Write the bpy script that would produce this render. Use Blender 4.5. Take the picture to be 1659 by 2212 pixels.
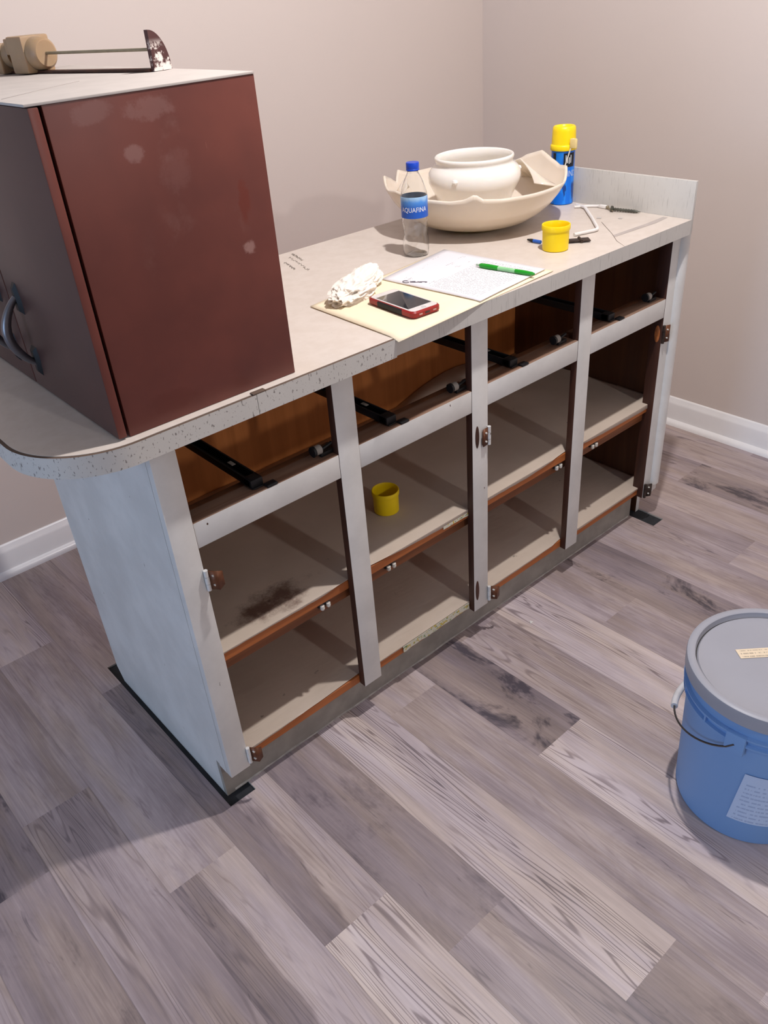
import bpy, bmesh, math, random
from mathutils import Vector, Matrix, noise as mnoise

# ------------------------------------------------------------------ clear
for o in list(bpy.data.objects):
    bpy.data.objects.remove(o, do_unlink=True)
S = bpy.context.scene
COL = S.collection
PI = math.pi
random.seed(7)

# ------------------------------------------------------------------ camera
cam_d = bpy.data.cameras.new('camera')
cam = bpy.data.objects.new('camera', cam_d)
COL.objects.link(cam)
cam_d.sensor_fit = 'HORIZONTAL'
cam_d.sensor_width = 36.0
cam_d.lens = 36.0 * 1760.75 / 1659.0
cam_d.clip_start = 0.02
cam.rotation_mode = 'XYZ'
cam.location = (-0.4345, -1.1156, 1.4699)
cam.rotation_euler = (0.9921, 0.0698, -0.7255)
S.camera = cam

# ------------------------------------------------------------------ world, exposure, lamps
S.view_settings.view_transform = 'Standard'
S.view_settings.look = 'None'
S.view_settings.gamma = 1.0
S.view_settings.use_curve_mapping = False
S.view_settings.exposure = 0.0

W = bpy.data.worlds.new('world')
S.world = W
W.use_nodes = True
W.node_tree.nodes['Background'].inputs[0].default_value = (0.55, 0.72, 1.0, 1)
W.node_tree.nodes['Background'].inputs[1].default_value = 0.5


def lamp(name, kind, loc, energy, color, **kw):
    d = bpy.data.lights.new(name, kind)
    d.energy = energy
    d.color = color
    for k, v in kw.items():
        setattr(d, k, v)
    o = bpy.data.objects.new(name, d)
    COL.objects.link(o)
    o.location = loc
    return o


WARM = (1.0, 0.965, 0.965)
NEAR_LAMP = (0.82, -0.34, 2.36)
FAR_LAMP = (0.58, -3.8, 2.32)
lamp('ceiling_lamp_near', 'SPOT', NEAR_LAMP, 104, WARM, shadow_soft_size=0.03, spot_size=math.radians(176), spot_blend=0.08)
lamp('ceiling_lamp_far', 'SPOT', FAR_LAMP, 78, WARM, shadow_soft_size=0.08, spot_size=math.radians(176), spot_blend=0.08)
win = lamp('window_daylight', 'AREA', (-3.7, -0.45, 1.35), 45, (0.42, 0.66, 1.0), shape='RECTANGLE', size=1.5, size_y=1.2)
win.rotation_euler = (0, -PI / 2, 0)

# ------------------------------------------------------------------ node helpers


def srgb(r, g, b):
    f = lambda c: (c / 255) / 12.92 if c / 255 <= 0.04045 else ((c / 255 + 0.055) / 1.055) ** 2.4
    return (f(r), f(g), f(b), 1.0)


class NT:
    def __init__(self, name):
        self.m = bpy.data.materials.new(name)
        self.m.use_nodes = True
        self.t = self.m.node_tree
        self.n = self.t.nodes
        self.b = self.n['Principled BSDF']

    def link(self, a, b):
        self.t.links.new(a, b)

    def put(self, sock, v):
        if v is None:
            return
        if hasattr(v, 'is_output'):
            self.link(v, sock)
        else:
            sock.default_value = v

    def coord(self, kind='Object', scale=(1, 1, 1)):
        c = self.n.new('ShaderNodeTexCoord')
        mp = self.n.new('ShaderNodeMapping')
        mp.inputs['Scale'].default_value = scale
        self.link(c.outputs[kind], mp.inputs[0])
        return mp.outputs[0]

    def noise(self, vec, scale=5, detail=4, rough=0.55, dist=0.0):
        x = self.n.new('ShaderNodeTexNoise')
        self.put(x.inputs['Vector'], vec)
        self.put(x.inputs['Scale'], scale)
        x.inputs['Detail'].default_value = detail
        x.inputs['Roughness'].default_value = rough
        x.inputs['Distortion'].default_value = dist
        return x.outputs['Fac']

    def ramp(self, fac, p0, p1, smooth=True):
        x = self.n.new('ShaderNodeMapRange')
        if smooth:
            x.interpolation_type = 'SMOOTHSTEP'
        self.put(x.inputs[0], fac)
        x.inputs[1].default_value = p0
        x.inputs[2].default_value = p1
        x.inputs[3].default_value = 0.0
        x.inputs[4].default_value = 1.0
        return x.outputs[0]

    def math(self, op, a, b=None, c=None, clamp=False):
        x = self.n.new('ShaderNodeMath')
        x.operation = op
        x.use_clamp = clamp
        self.put(x.inputs[0], a)
        self.put(x.inputs[1], b)
        if c is not None:
            self.put(x.inputs[2], c)
        return x.outputs[0]

    def mix(self, fac, a, b, mode='MIX'):
        x = self.n.new('ShaderNodeMix')
        x.data_type = 'RGBA'
        x.blend_type = mode
        self.put(x.inputs[0], fac)
        self.put(x.inputs[6], a)
        self.put(x.inputs[7], b)
        return x.outputs[2]

    def sep(self, vec):
        x = self.n.new('ShaderNodeSeparateXYZ')
        self.link(vec, x.inputs[0])
        return x.outputs

    def comb(self, x_, y_, z_=0.0):
        x = self.n.new('ShaderNodeCombineXYZ')
        self.put(x.inputs[0], x_)
        self.put(x.inputs[1], y_)
        self.put(x.inputs[2], z_)
        return x.outputs[0]

    def attr(self, name):
        x = self.n.new('ShaderNodeAttribute')
        x.attribute_name = name
        return x.outputs['Fac']

    def bump(self, h, strength=0.2, dist=0.002):
        x = self.n.new('ShaderNodeBump')
        x.inputs['Strength'].default_value = strength
        x.inputs['Distance'].default_value = dist
        self.put(x.inputs['Height'], h)
        self.link(x.outputs[0], self.b.inputs['Normal'])

    def color(self, c):
        self.put(self.b.inputs['Base Color'], c)

    def rough(self, v):
        self.put(self.b.inputs['Roughness'], v)

    def spec(self, v):
        self.b.inputs['Specular IOR Level'].default_value = v


def plain(name, rgb, rough=0.5, var=0.06, scale=30, spec=0.4, metal=0.0, bump=0.0):
    n = NT(name)
    c = srgb(*rgb)
    v = n.coord()
    f = n.noise(v, scale, 4)
    lo = tuple(x * (1 - var) for x in c[:3]) + (1,)
    hi = tuple(min(1, x * (1 + var)) for x in c[:3]) + (1,)
    n.color(n.mix(n.ramp(f, .3, .7), lo, hi))
    n.rough(rough)
    n.spec(spec)
    n.b.inputs['Metallic'].default_value = metal
    if bump:
        n.bump(f, bump, 0.001)
    return n.m


def mat_wall():
    n = NT('greige_wall_paint')
    v = n.coord()
    f = n.noise(v, 1.3, 3)
    n.color(n.mix(f, srgb(211, 198, 190), srgb(217, 204, 196)))
    n.rough(.75)
    n.spec(.25)
    n.bump(n.noise(v, 350, 3), .12, .0006)
    return n.m


def mat_white_paint():
    """old off-white enamel with chips, scuffs and smudges"""
    n = NT('old_white_enamel')
    v = n.coord()
    big = n.noise(v, 7, 5, .6)
    base = n.mix(n.ramp(big, .3, .75), srgb(208, 206, 202), srgb(226, 224, 220))
    sm = n.ramp(n.noise(v, 16, 6, .7), .62, .8)
    base = n.mix(n.math('MULTIPLY', sm, .35), base, srgb(140, 122, 104))
    chip = n.ramp(n.noise(n.coord('Object', (1, 1, .6)), 60, 3, .6), .735, .75)
    base = n.mix(chip, base, srgb(74, 50, 38))
    n.color(base)
    n.rough(.38)
    n.spec(.45)
    n.bump(n.noise(v, 45, 4), .1, .001)
    return n.m


# marks on the side panel: x, height, half sizes, colour, strength
STAINS = [(.243, .290, .011, .036, (104, 44, 32), .8), (.239, .225, .013, .012, (176, 140, 132), .5), (.085, .385, .016, .012, (166, 132, 126), .3),
          (.125, .435, .045, .016, (150, 116, 110), .25), (.04, .44, .03, .015, (150, 116, 110), .2), (.14, .355, .03, .03, (136, 100, 94), .16), (.06, .03, .05, .02, (96, 44, 34), .4)]


def mat_brown_paint(name='dark_brown_paint', c0=(114, 60, 50), c1=(96, 50, 43), smudge=True):
    n = NT(name)
    v = n.coord()
    big = n.noise(v, 4, 4, .6)
    base = n.mix(n.ramp(big, .3, .7), srgb(*c0), srgb(*c1))
    if smudge:
        z = n.sep(v)[2]
        s = n.ramp(n.noise(v, 9, 5, .65), .56, .78)
        s2 = n.math('MULTIPLY', s, n.ramp(n.noise(v, 2.6, 2), .48, .68))
        base = n.mix(n.math('MULTIPLY', s2, .5), base, srgb(172, 140, 130))
        sc = n.ramp(n.noise(n.coord('Object', (60, 60, 9)), 1.0, 3, .6), .74, .78)
        base = n.mix(n.math('MULTIPLY', sc, .5), base, srgb(150, 100, 85))
    if smudge:
        x, y, z = n.sep(v)
        for cx, cz, rx, rz, col, amt in STAINS:
            dx = n.math('DIVIDE', n.math('SUBTRACT', x, cx), rx)
            dz = n.math('DIVIDE', n.math('SUBTRACT', z, cz), rz)
            r = n.math('ADD', n.math('MULTIPLY', dx, dx), n.math('MULTIPLY', dz, dz))
            r = n.math('ADD', r, n.math('MULTIPLY', n.math('SUBTRACT', n.noise(v, 34, 5, .7), .5), 3.4))
            base = n.mix(n.math('MULTIPLY', n.math('SUBTRACT', 1.0, n.ramp(r, .3, 1.1)), amt), base, srgb(*col))
    n.color(base)
    n.rough(.42)
    n.spec(.4)
    n.bump(n.noise(v, 25, 4), .08, .001)
    return n.m


def mat_wood(name, c0, c1, axis=0, rough=.5, sc=1.0):
    """plain stained wood, grain along one axis"""
    n = NT(name)
    s = [38 * sc, 38 * sc, 38 * sc]
    s[axis] = 2.2 * sc
    v = n.coord('Object', tuple(s))
    f = n.noise(v, 1.0, 5, .6, .6)
    n.color(n.mix(n.ramp(f, .3, .7), srgb(*c0), srgb(*c1)))
    n.rough(rough)
    n.spec(.35)
    n.bump(f, .1, .001)
    return n.m


def mat_laminate():
    """cream laminate worktop, faint mottling and tan stains"""
    n = NT('cream_laminate')
    v = n.coord()
    f = n.noise(v, 40, 4)
    base = n.mix(n.ramp(f, .3, .7), srgb(207, 195, 184), srgb(213, 202, 192))
    st = n.math('MULTIPLY', n.ramp(n.noise(v, 5, 4, .6), .58, .8), .22)
    base = n.mix(st, base, srgb(205, 180, 150))
    sp = n.ramp(n.noise(v, 170, 2), .74, .78)
    base = n.mix(n.math('MULTIPLY', sp, .3), base, srgb(140, 125, 110))
    n.color(base)
    n.rough(.42)
    n.spec(.35)
    return n.m


def mat_speckle_edge(name='speckled_edge_laminate', streak=False):
    n = NT(name)
    v = n.coord('Object', (1, 1, .5) if not streak else (2.2, 2.2, .10))
    base = n.mix(n.noise(n.coord(), 14, 4), srgb(196, 192, 186), srgb(206, 203, 197))
    sp = n.ramp(n.noise(v, 190, 2, .5), .63, .68)
    sp2 = n.ramp(n.noise(v, 380, 2, .5), .65, .72)
    a = n.math('MAXIMUM', sp, sp2)
    base = n.mix(n.math('MULTIPLY', a, .32 if streak else .8), base, srgb(112, 104, 100))
    n.color(base)
    n.rough(.4)
    return n.m


def mat_floor():
    n = NT('grey_oak_vinyl_plank')
    uv = n.n.new('ShaderNodeUVMap').outputs[0]
    u, v, _ = n.sep(uv)
    sd, tl, tr, gr, dk = n.attr('sd'), n.attr('tl'), n.attr('tr'), n.attr('gr'), n.attr('dk')
    x = n.math('MULTIPLY', u, .153)
    ox = n.math('MULTIPLY', sd, 3.17)
    oy = n.math('MULTIPLY', sd, 17.3)
    P = n.comb(n.math('ADD', x, ox), n.math('ADD', v, oy), sd)

    def stretched(sx, sy, scale, detail=5, rough=.6, dist=0.0):
        mp = n.n.new('ShaderNodeMapping')
        mp.inputs['Scale'].default_value = (sx, sy, 1)
        n.link(P, mp.inputs[0])
        return n.noise(mp.outputs[0], scale, detail, rough, dist)
    # left / right tone of the printed plank with a wandering border
    edge = n.math('ADD', u, n.math('MULTIPLY', n.math('SUBTRACT', stretched(6, 1.6, 2.0, 4), .5), .75))
    side = n.ramp(edge, .38, .50)
    tone = n.math('ADD', n.math('MULTIPLY', tl, n.math('SUBTRACT', 1.0, side)), n.math('MULTIPLY', tr, side))
    # broad cloudy variation and fine fibre
    cloud = n.math('MULTIPLY', n.math('SUBTRACT', stretched(14, 2.6, 1.0, 5, .62), .5), .62)
    fib = n.math('MULTIPLY', n.math('SUBTRACT', stretched(210, 6, 1.0, 4, .6), .5), .34)
    tone = n.math('ADD', tone, n.math('ADD', cloud, fib))
    # cathedral grain: contour lines of a stretched field
    field = stretched(13.0, .55, 1.0, 2.4, .5, .3)
    fr = n.math('FRACT', n.math('MULTIPLY', field, 36.0))
    tri = n.math('ABSOLUTE', n.math('SUBTRACT', fr, .5))
    line = n.math('SUBTRACT', 1.0, n.ramp(tri, .02, .22))
    gm = n.math('MULTIPLY', n.ramp(stretched(9, 1.3, 1.0, 3), .36, .54), gr)
    tone = n.math('SUBTRACT', tone, n.math('MULTIPLY', n.math('MULTIPLY', line, gm), .44))
    # short cracks
    cr = n.ramp(stretched(60, 7, 1.0, 3, .7, .8), .60, .72)
    cm = n.math('MULTIPLY', n.ramp(stretched(10, 2.0, 1.0, 2), .50, .64), .28)
    tone = n.math('SUBTRACT', tone, n.math('MULTIPLY', cr, cm))
    # burnt patches
    bp = n.math('MULTIPLY', n.ramp(stretched(9, 3.4, 1.0, 5, .7, .5), .50, .66), dk)
    tone = n.math('SUBTRACT', tone, n.math('MULTIPLY', bp, .42))
    cr_ = n.n.new('ShaderNodeValToRGB')
    e = cr_.color_ramp.elements
    e[0].position = 0.0
    e[0].color = srgb(84, 79, 86)
    e[1].position = 1.0
    e[1].color = srgb(222, 214, 212)
    for p, c in ((.25, (124, 115, 118)), (.5, (160, 149, 149)), (.75, (196, 186, 186))):
        k = e.new(p)
        k.color = srgb(*c)
    n.link(tone, cr_.inputs[0])
    # hue drift: lavender grey against warm tan
    hue = n.ramp(stretched(16, 2.2, 1.0, 3), .35, .65)
    col = n.mix(hue, n.mix(1.0, cr_.outputs[0], srgb(252, 246, 250), 'MULTIPLY'), n.mix(1.0, cr_.outputs[0], srgb(255, 245, 235), 'MULTIPLY'))
    # thin dark joint lines
    du = n.math('MINIMUM', u, n.math('SUBTRACT', 1.0, u))
    seam = n.math('SUBTRACT', 1.0, n.ramp(du, .002, .010))
    col = n.mix(n.math('MULTIPLY', seam, .25), col, srgb(70, 64, 62))
    n.color(col)
    n.rough(n.math('ADD', .42, n.math('MULTIPLY', cloud, .2)))
    n.spec(.35)
    n.bump(tone, .12, .001)
    return n.m


M = {}
M['wall'] = mat_wall()
M['ceiling'] = plain('white_ceiling', (226, 222, 216), .9, .02)
M['trim'] = plain('white_trim_gloss', (240, 238, 237), .3, .02, 8, .5)
M['floor'] = mat_floor()
M['plank_edge'] = plain('plank_core', (190, 178, 165), .7)
M['under'] = plain('black_underlayment', (38, 40, 44), .8, .25, 25)
M['white'] = mat_white_paint()
M['brown_edge'] = mat_wood('brown_stained_edge', (80, 46, 32), (58, 33, 25), 2)
M['raw_edge'] = mat_wood('worn_rail_edge', (150, 122, 104), (116, 84, 66), 0)
M['shelf_edge'] = mat_wood('orange_stained_shelf_edge', (186, 110, 58), (158, 90, 46), 0)
M['cleat'] = mat_wood('brown_cleat', (140, 86, 50), (112, 66, 38), 0)
M['inside'] = mat_wood('orange_plywood', (214, 134, 72), (188, 114, 58), 2, .5, .5)
M['inside_dark'] = mat_wood('brown_plywood', (104, 64, 38), (80, 48, 30), 2, .5, .5)
M['toe'] = plain('grey_toe_kick_paint', (150, 144, 136), .6, .12, 20, .3, 0, .2)
M['laminate'] = mat_laminate()
M['edge'] = mat_speckle_edge()
M['edge_streak'] = mat_speckle_edge('streaked_edge_laminate', True)
M['seam'] = plain('brown_seam_line', (96, 78, 66), .8)
M['brown'] = mat_brown_paint()
M['brown_door'] = mat_brown_paint('dark_brown_door_paint', (84, 56, 51), (73, 49, 45), False)
M['dust'] = plain('dusty_white_board', (190, 181, 174), .8, .06, 12)
M['gunmetal'] = plain('dark_metal_handle', (120, 118, 122), .35, .1, 40, .5, .7)
M['handle_plate'] = plain('dark_handle_plate', (20, 20, 22), .55)
M['black'] = plain('black_metal', (20, 20, 22), .45, .2, 40, .4)
M['nylon'] = plain('white_nylon', (214, 210, 200), .4)
M['roller'] = plain('worn_grey_roller', (150, 144, 136), .5)
M['hinge_brown'] = plain('bronzed_hinge', (104, 62, 38), .45, .2, 60, .5, .35)
M['hinge_dark'] = plain('blackened_hinge', (56, 42, 34), .5, .3, 60, .5, .3)
M['yellow'] = plain('yellow_plastic', (255, 220, 14), .38, .03, 30, .45)
M['manila'] = plain('manila_card', (242, 226, 196), .8, .02)
M['chip'] = plain('white_chip', (226, 222, 216), .7)


# ------------------------------------------------------------------ mesh helpers
def bm_new():
    return bmesh.new()


def quad(bm, pts, mi=0):
    f = bm.faces.new([bm.verts.new(p) for p in pts])
    f.material_index = mi
    return f


def box(bm, lo, hi, bevel=0.0, mi=0, seg=2):
    t = bmesh.new()
    bmesh.ops.create_cube(t, size=1)
    for v in t.verts:
        v.co = Vector([lo[i] + (v.co[i] + .5) * (hi[i] - lo[i]) for i in range(3)])
    if bevel > 0:
        bmesh.ops.bevel(t, geom=list(t.edges), offset=bevel, segments=seg, affect='EDGES', profile=.6)
    for f in t.faces:
        f.material_index = mi
    merge(bm, t)


def merge(bm, t, mat=None):
    if mat is not None:
        bmesh.ops.transform(t, matrix=mat, verts=list(t.verts))
    vm = {}
    for v in t.verts:
        vm[v] = bm.verts.new(v.co)
    for f in t.faces:
        try:
            g = bm.faces.new([vm[v] for v in f.verts])
            g.material_index = f.material_index
            g.smooth = f.smooth
        except ValueError:
            pass
    t.free()


def tube(bm, pts, r, seg=10, caps=True, mi=0):
    pts = [Vector(p) for p in pts]
    rs = r if isinstance(r, (list, tuple)) else [r] * len(pts)
    rings = []
    up = None
    for i, p in enumerate(pts):
        d = (pts[min(i + 1, len(pts) - 1)] - pts[max(i - 1, 0)]).normalized()
        if up is None:
            a = Vector((0, 0, 1)) if abs(d.z) < .9 else Vector((1, 0, 0))
            up = (a - d * a.dot(d)).normalized()
        else:
            up = (up - d * up.dot(d)).normalized()
        w = d.cross(up)
        rings.append([bm.verts.new(p + (up * math.cos(2 * PI * k / seg) + w * math.sin(2 * PI * k / seg)) * rs[i]) for k in range(seg)])
    for a, b in zip(rings, rings[1:]):
        for k in range(seg):
            f = bm.faces.new([a[k], a[(k + 1) % seg], b[(k + 1) % seg], b[k]])
            f.smooth = True
            f.material_index = mi
    if caps:
        for rg, rev in ((rings[0], True), (rings[-1], False)):
            f = bm.faces.new(rg[::-1] if rev else rg)
            f.material_index = mi


def lathe(bm, prof, seg=48, mi=0, closed=False, center=(0, 0, 0), smooth=True):
    c = Vector(center)
    rings = []
    for r, z in prof:
        if r < 1e-6:
            rings.append([bm.verts.new(c + Vector((0, 0, z)))])
        else:
            rings.append([bm.verts.new(c + Vector((r * math.cos(2 * PI * k / seg), r * math.sin(2 * PI * k / seg), z))) for k in range(seg)])
    pairs = list(zip(rings, rings[1:]))
    if closed:
        pairs.append((rings[-1], rings[0]))
    for a, b in pairs:
        for k in range(seg):
            k2 = (k + 1) % seg
            if len(a) == 1 and len(b) == 1:
                continue
            if len(a) == 1:
                vs = [a[0], b[k2], b[k]]
            elif len(b) == 1:
                vs = [a[k], a[k2], b[0]]
            else:
                vs = [a[k], a[k2], b[k2], b[k]]
            f = bm.faces.new(vs)
            f.smooth = smooth
            f.material_index = mi


def prism(bm, poly, z0, z1, mi=0):
    """poly: 2D outline, extruded in z"""
    lo = [bm.verts.new((x, y, z0)) for x, y in poly]
    hi = [bm.verts.new((x, y, z1)) for x, y in poly]
    bm.faces.new(lo[::-1]).material_index = mi
    bm.faces.new(hi).material_index = mi
    n = len(poly)
    for i in range(n):
        bm.faces.new([lo[i], lo[(i + 1) % n], hi[(i + 1) % n], hi[i]]).material_index = mi


def obj(name, bm, mats, parent=None, sharp=40):
    bmesh.ops.recalc_face_normals(bm, faces=list(bm.faces))
    me = bpy.data.meshes.new(name)
    bm.to_mesh(me)
    bm.free()
    if not isinstance(mats, (list, tuple)):
        mats = [mats]
    for m in mats:
        me.materials.append(m)
    o = bpy.data.objects.new(name, me)
    COL.objects.link(o)
    if parent is not None:
        o.parent = parent
    if sharp:
        for p in me.polygons:
            p.use_smooth = True
        me.set_sharp_from_angle(angle=math.radians(sharp))
    return o


def tag(o, label, cat, group=None):
    o['label'] = label
    o['category'] = cat
    if group:
        o['group'] = group
    return o


def thing(name, label, cat, loc=(0, 0, 0), rotz=0.0, group=None):
    o = bpy.data.objects.new(name, None)
    o.empty_display_size = .05
    COL.objects.link(o)
    o.location = loc
    o.rotation_euler = (0, 0, rotz)
    return tag(o, label, cat, group)


def struct(name, bm, mats, sharp=0):
    o = obj(name, bm, mats, None, sharp)
    o['kind'] = 'structure'
    return o


# ------------------------------------------------------------------ room shell
XR, YB, XL, YF, H = 2.136, 1.254, -3.8, -6.2, 2.44
bm = bm_new(); box(bm, (XL - .12, YB, -.06), (XR + .12, YB + .12, H)); struct('wall_back', bm, M['wall'])
bm = bm_new(); box(bm, (XR, YF, -.06), (XR + .12, YB, H)); struct('wall_right', bm, M['wall'])
bm = bm_new(); box(bm, (XL - .12, YF - .12, -.06), (XR + .12, YF, H)); struct('wall_front', bm, M['wall'])
wy0, wy1, wz0, wz1 = -1.25, .35, .75, 2.0
bm = bm_new()
box(bm, (XL - .12, YF, -.06), (XL, wy0, H))
box(bm, (XL - .12, wy1, -.06), (XL, YB, H))
box(bm, (XL - .12, wy0, -.06), (XL, wy1, wz0))
box(bm, (XL - .12, wy0, wz1), (XL, wy1, H))
struct('wall_left', bm, M['wall'])
bm = bm_new()
for lo, hi in (((XL - .09, wy0, wz0), (XL + .01, wy0 + .05, wz1)), ((XL - .09, wy1 - .05, wz0), (XL + .01, wy1, wz1)),
               ((XL - .09, wy0, wz0), (XL + .03, wy1, wz0 + .05)), ((XL - .09, wy0, wz1 - .05), (XL + .01, wy1, wz1)),
               ((XL - .07, wy0, (wz0 + wz1) / 2 - .02), (XL - .03, wy1, (wz0 + wz1) / 2 + .02))):
    box(bm, lo, hi, .004)
struct('window_1', bm, M['trim'])
bm = bm_new(); box(bm, (XL - .12, YF - .12, H), (XR + .12, YB + .12, H + .1)); struct('ceiling', bm, M['ceiling'])


def baseboard(name, a, b, inward):
    """profile run from a to b along the wall; inward = unit vector into the room"""
    prof = [(0, 0), (.030, 0), (.029, .008), (.024, .016), (.016, .019), (.014, .020), (.014, .078), (.012, .086), (.007, .092), (.006, .098), (.003, .102), (0, .103)]
    a, b, w = Vector(a), Vector(b), Vector(inward)
    bm = bm_new()
    ra = [bm.verts.new(a + w * d + Vector((0, 0, z))) for d, z in prof]
    rb = [bm.verts.new(b + w * d + Vector((0, 0, z))) for d, z in prof]
    for i in range(len(prof) - 1):
        bm.faces.new([ra[i], ra[i + 1], rb[i + 1], rb[i]])
    bm.faces.new(ra)
    bm.faces.new(rb[::-1])
    return struct(name, bm, M['trim'], 50)


baseboard('baseboard_back', (XL, YB, 0), (XR, YB, 0), (0, -1, 0))
baseboard('baseboard_right', (XR, YF, 0), (XR, YB - .03, 0), (-1, 0, 0))

# subfloor under the planks
bm = bm_new(); box(bm, (XL - .1, YF - .1, -.06), (XR + .1, YB + .1, -.005)); struct('floor_underlayment', bm, M['under'])

# planks: one mesh, printed tones stored per face
CUTS = [(-.012, .016, .053, .622), (.052, .050, 1.500, .60), (1.499, -.040, 1.552, .60)]


def clip(poly, ax, val, keep_less):
    out = []
    for i in range(len(poly)):
        p, q = poly[i], poly[(i + 1) % len(poly)]
        ip = (p[ax] <= val) if keep_less else (p[ax] >= val)
        iq = (q[ax] <= val) if keep_less else (q[ax] >= val)
        if ip:
            out.append(p)
        if ip != iq:
            t = (val - p[ax]) / (q[ax] - p[ax])
            out.append((p[0] + t * (q[0] - p[0]), p[1] + t * (q[1] - p[1])))
    return out if len(out) > 2 else []


def minus(poly, r):
    x0, y0, x1, y1 = r
    res = [clip(poly, 0, x0, True), clip(poly, 0, x1, False)]
    mid = clip(clip(poly, 0, x0, False) or poly, 0, x1, True) if clip(poly, 0, x0, False) else []
    if mid:
        res += [clip(mid, 1, y0, True), clip(mid, 1, y1, False)]
    return [p for p in res if p]


#        tl   tr   gr   dk
KIND = {'L': (.82, .74, 1.0, 0), 'P': (.42, .70, .30, 0), 'Q': (.42, .46, .10, .4), 'S': (.60, .57, .15, .15),
        'T': (.46, .40, .10, 1.25), 'U': (.60, .54, .45, .1)}
LEN = .907
KNOWN = {-3: (.29, {0: 'S', -1: 'U', 1: 'Q'}), -2: (-.072, {0: 'S', -1: 'P', 1: 'L', -2: 'L'}), -1: (-.367, {0: 'P', -1: 'L', 1: 'S'}),
         0: (-.53, {0: 'Q', -1: 'U', 1: 'S'}), 1: (-.795, {0: 'L', -1: 'Q', 1: 'S'}), 2: (-.947, {0: 'S', -1: 'L', 1: 'S'}),
         3: (-.36, {0: 'T', -1: 'L', 1: 'U'}), 4: (.020, {0: 'U', -1: 'U'}), 5: (-.62, {0: 'L', -1: 'S'}), 6: (-.20, {0: 'S', -1: 'S'}),
         7: (-.46, {0: 'T', -1: 'S'}), 8: (.15, {0: 'U', -1: 'S'}), 9: (-.30, {0: 'U', -1: 'S'}), 10: (-.75, {0: 'S', -1: 'U'}),
         11: (.05, {0: 'U', -1: 'T'}), 12: (-.4, {0: 'S', -1: 'U'})}
SEEDS = {(-1, 0): 5.0, (-2, -1): 5.0}
rnd = random.Random(11)
bm = bm_new()
uvl = bm.loops.layers.uv.new('UVMap')
lay = {k: bm.faces.layers.float.new(k) for k in ('sd', 'tl', 'tr', 'gr', 'dk')}
SK = -.015
k0, k1 = int((XL - .095) / .153) - 1, int((XR - .095) / .153) + 1
for k in range(k0, k1 + 1):
    xa = .095 + .153 * k
    off, kinds = KNOWN.get(k, (rnd.uniform(-.9, .9), {}))
    j0, j1 = int((YF - off) / LEN) - 2, int((YB - off) / LEN) + 2
    for j in range(j0, j1 + 1):
        ya, yb = off + j * LEN, off + (j + 1) * LEN
        kd = kinds.get(j) or rnd.choice('LPQSTUS')
        tl, tr, gr, dk = KIND[kd]
        jit = rnd.uniform(-.05, .05)
        sd = SEEDS.get((k, j), rnd.uniform(0, 40))
        poly = [(xa + SK * ya, ya), (xa + .153 + SK * ya, ya), (xa + .153 + SK * yb, yb), (xa + SK * yb, yb)]
        for ax, val, less in ((0, XL, False), (0, XR, True), (1, YF, False), (1, YB, True)):
            poly = clip(poly, ax, val, less) if poly else poly
        if not poly:
            continue
        ps = [poly]
        for r in CUTS:
            ps = [q for p in ps for q in minus(p, r)]
        for p in ps:
            area = abs(sum(p[i][0] * p[(i + 1) % len(p)][1] - p[(i + 1) % len(p)][0] * p[i][1] for i in range(len(p)))) / 2
            if area < 1e-7:
                continue
            top = [bm.verts.new((x, y, 0)) for x, y in p]
            f = bm.faces.new(top)
            if f.normal.z < 0:
                f.normal_flip()
            vals = dict(sd=sd, tl=tl + jit, tr=tr + jit, gr=gr, dk=dk)
            for n_, l_ in lay.items():
                f[l_] = vals[n_]
            for lp in f.loops:
                x, y, _ = lp.vert.co
                lp[uvl].uv = ((x - SK * y - xa) / .153, y - ya)
            near = any(r[0] - .25 < x < r[2] + .25 and r[1] - .25 < y < r[3] + .25 for r in CUTS for x, y in p)
            if near or True:
                n_ = len(p)
                bot = [bm.verts.new((x, y, -.005)) for x, y in p]
                for i in range(n_):
                    g = bm.faces.new([top[i], bot[i], bot[(i + 1) % n_], top[(i + 1) % n_]])
                    g.material_index = 1
o = None
me = bpy.data.meshes.new('floor')
bm.normal_update()
for f in bm.faces:
    if f.material_index == 0 and f.normal.z < 0:
        f.normal_flip()
bm.to_mesh(me)
bm.free()
me.materials.append(M['floor'])
me.materials.append(M['plank_edge'])
o = bpy.data.objects.new('floor', me)
COL.objects.link(o)
o['kind'] = 'structure'

# ------------------------------------------------------------------ base cabinet
cab = thing('base_cabinet', 'long old white base cabinet without doors or drawers standing on the plank floor', 'cabinet', (0, 0, 0))
ZF, R1, R2, ZT = .0963, .7149, .6632, .877
ST = [(0, .0471), (.3683, .4192), (.7381, .7887), (1.1087, 1.1589), (1.4807, 1.553)]
TH = .019
DEPTH = .57


def frame_piece(bm, lo, hi, side_mi=1, bevel=.0015):
    t = bmesh.new()
    box(t, lo, hi, bevel)
    t.normal_update()
    for f in t.faces:
        if f.normal.y > -.6:
            f.material_index = side_mi
    merge(bm, t)


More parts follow.
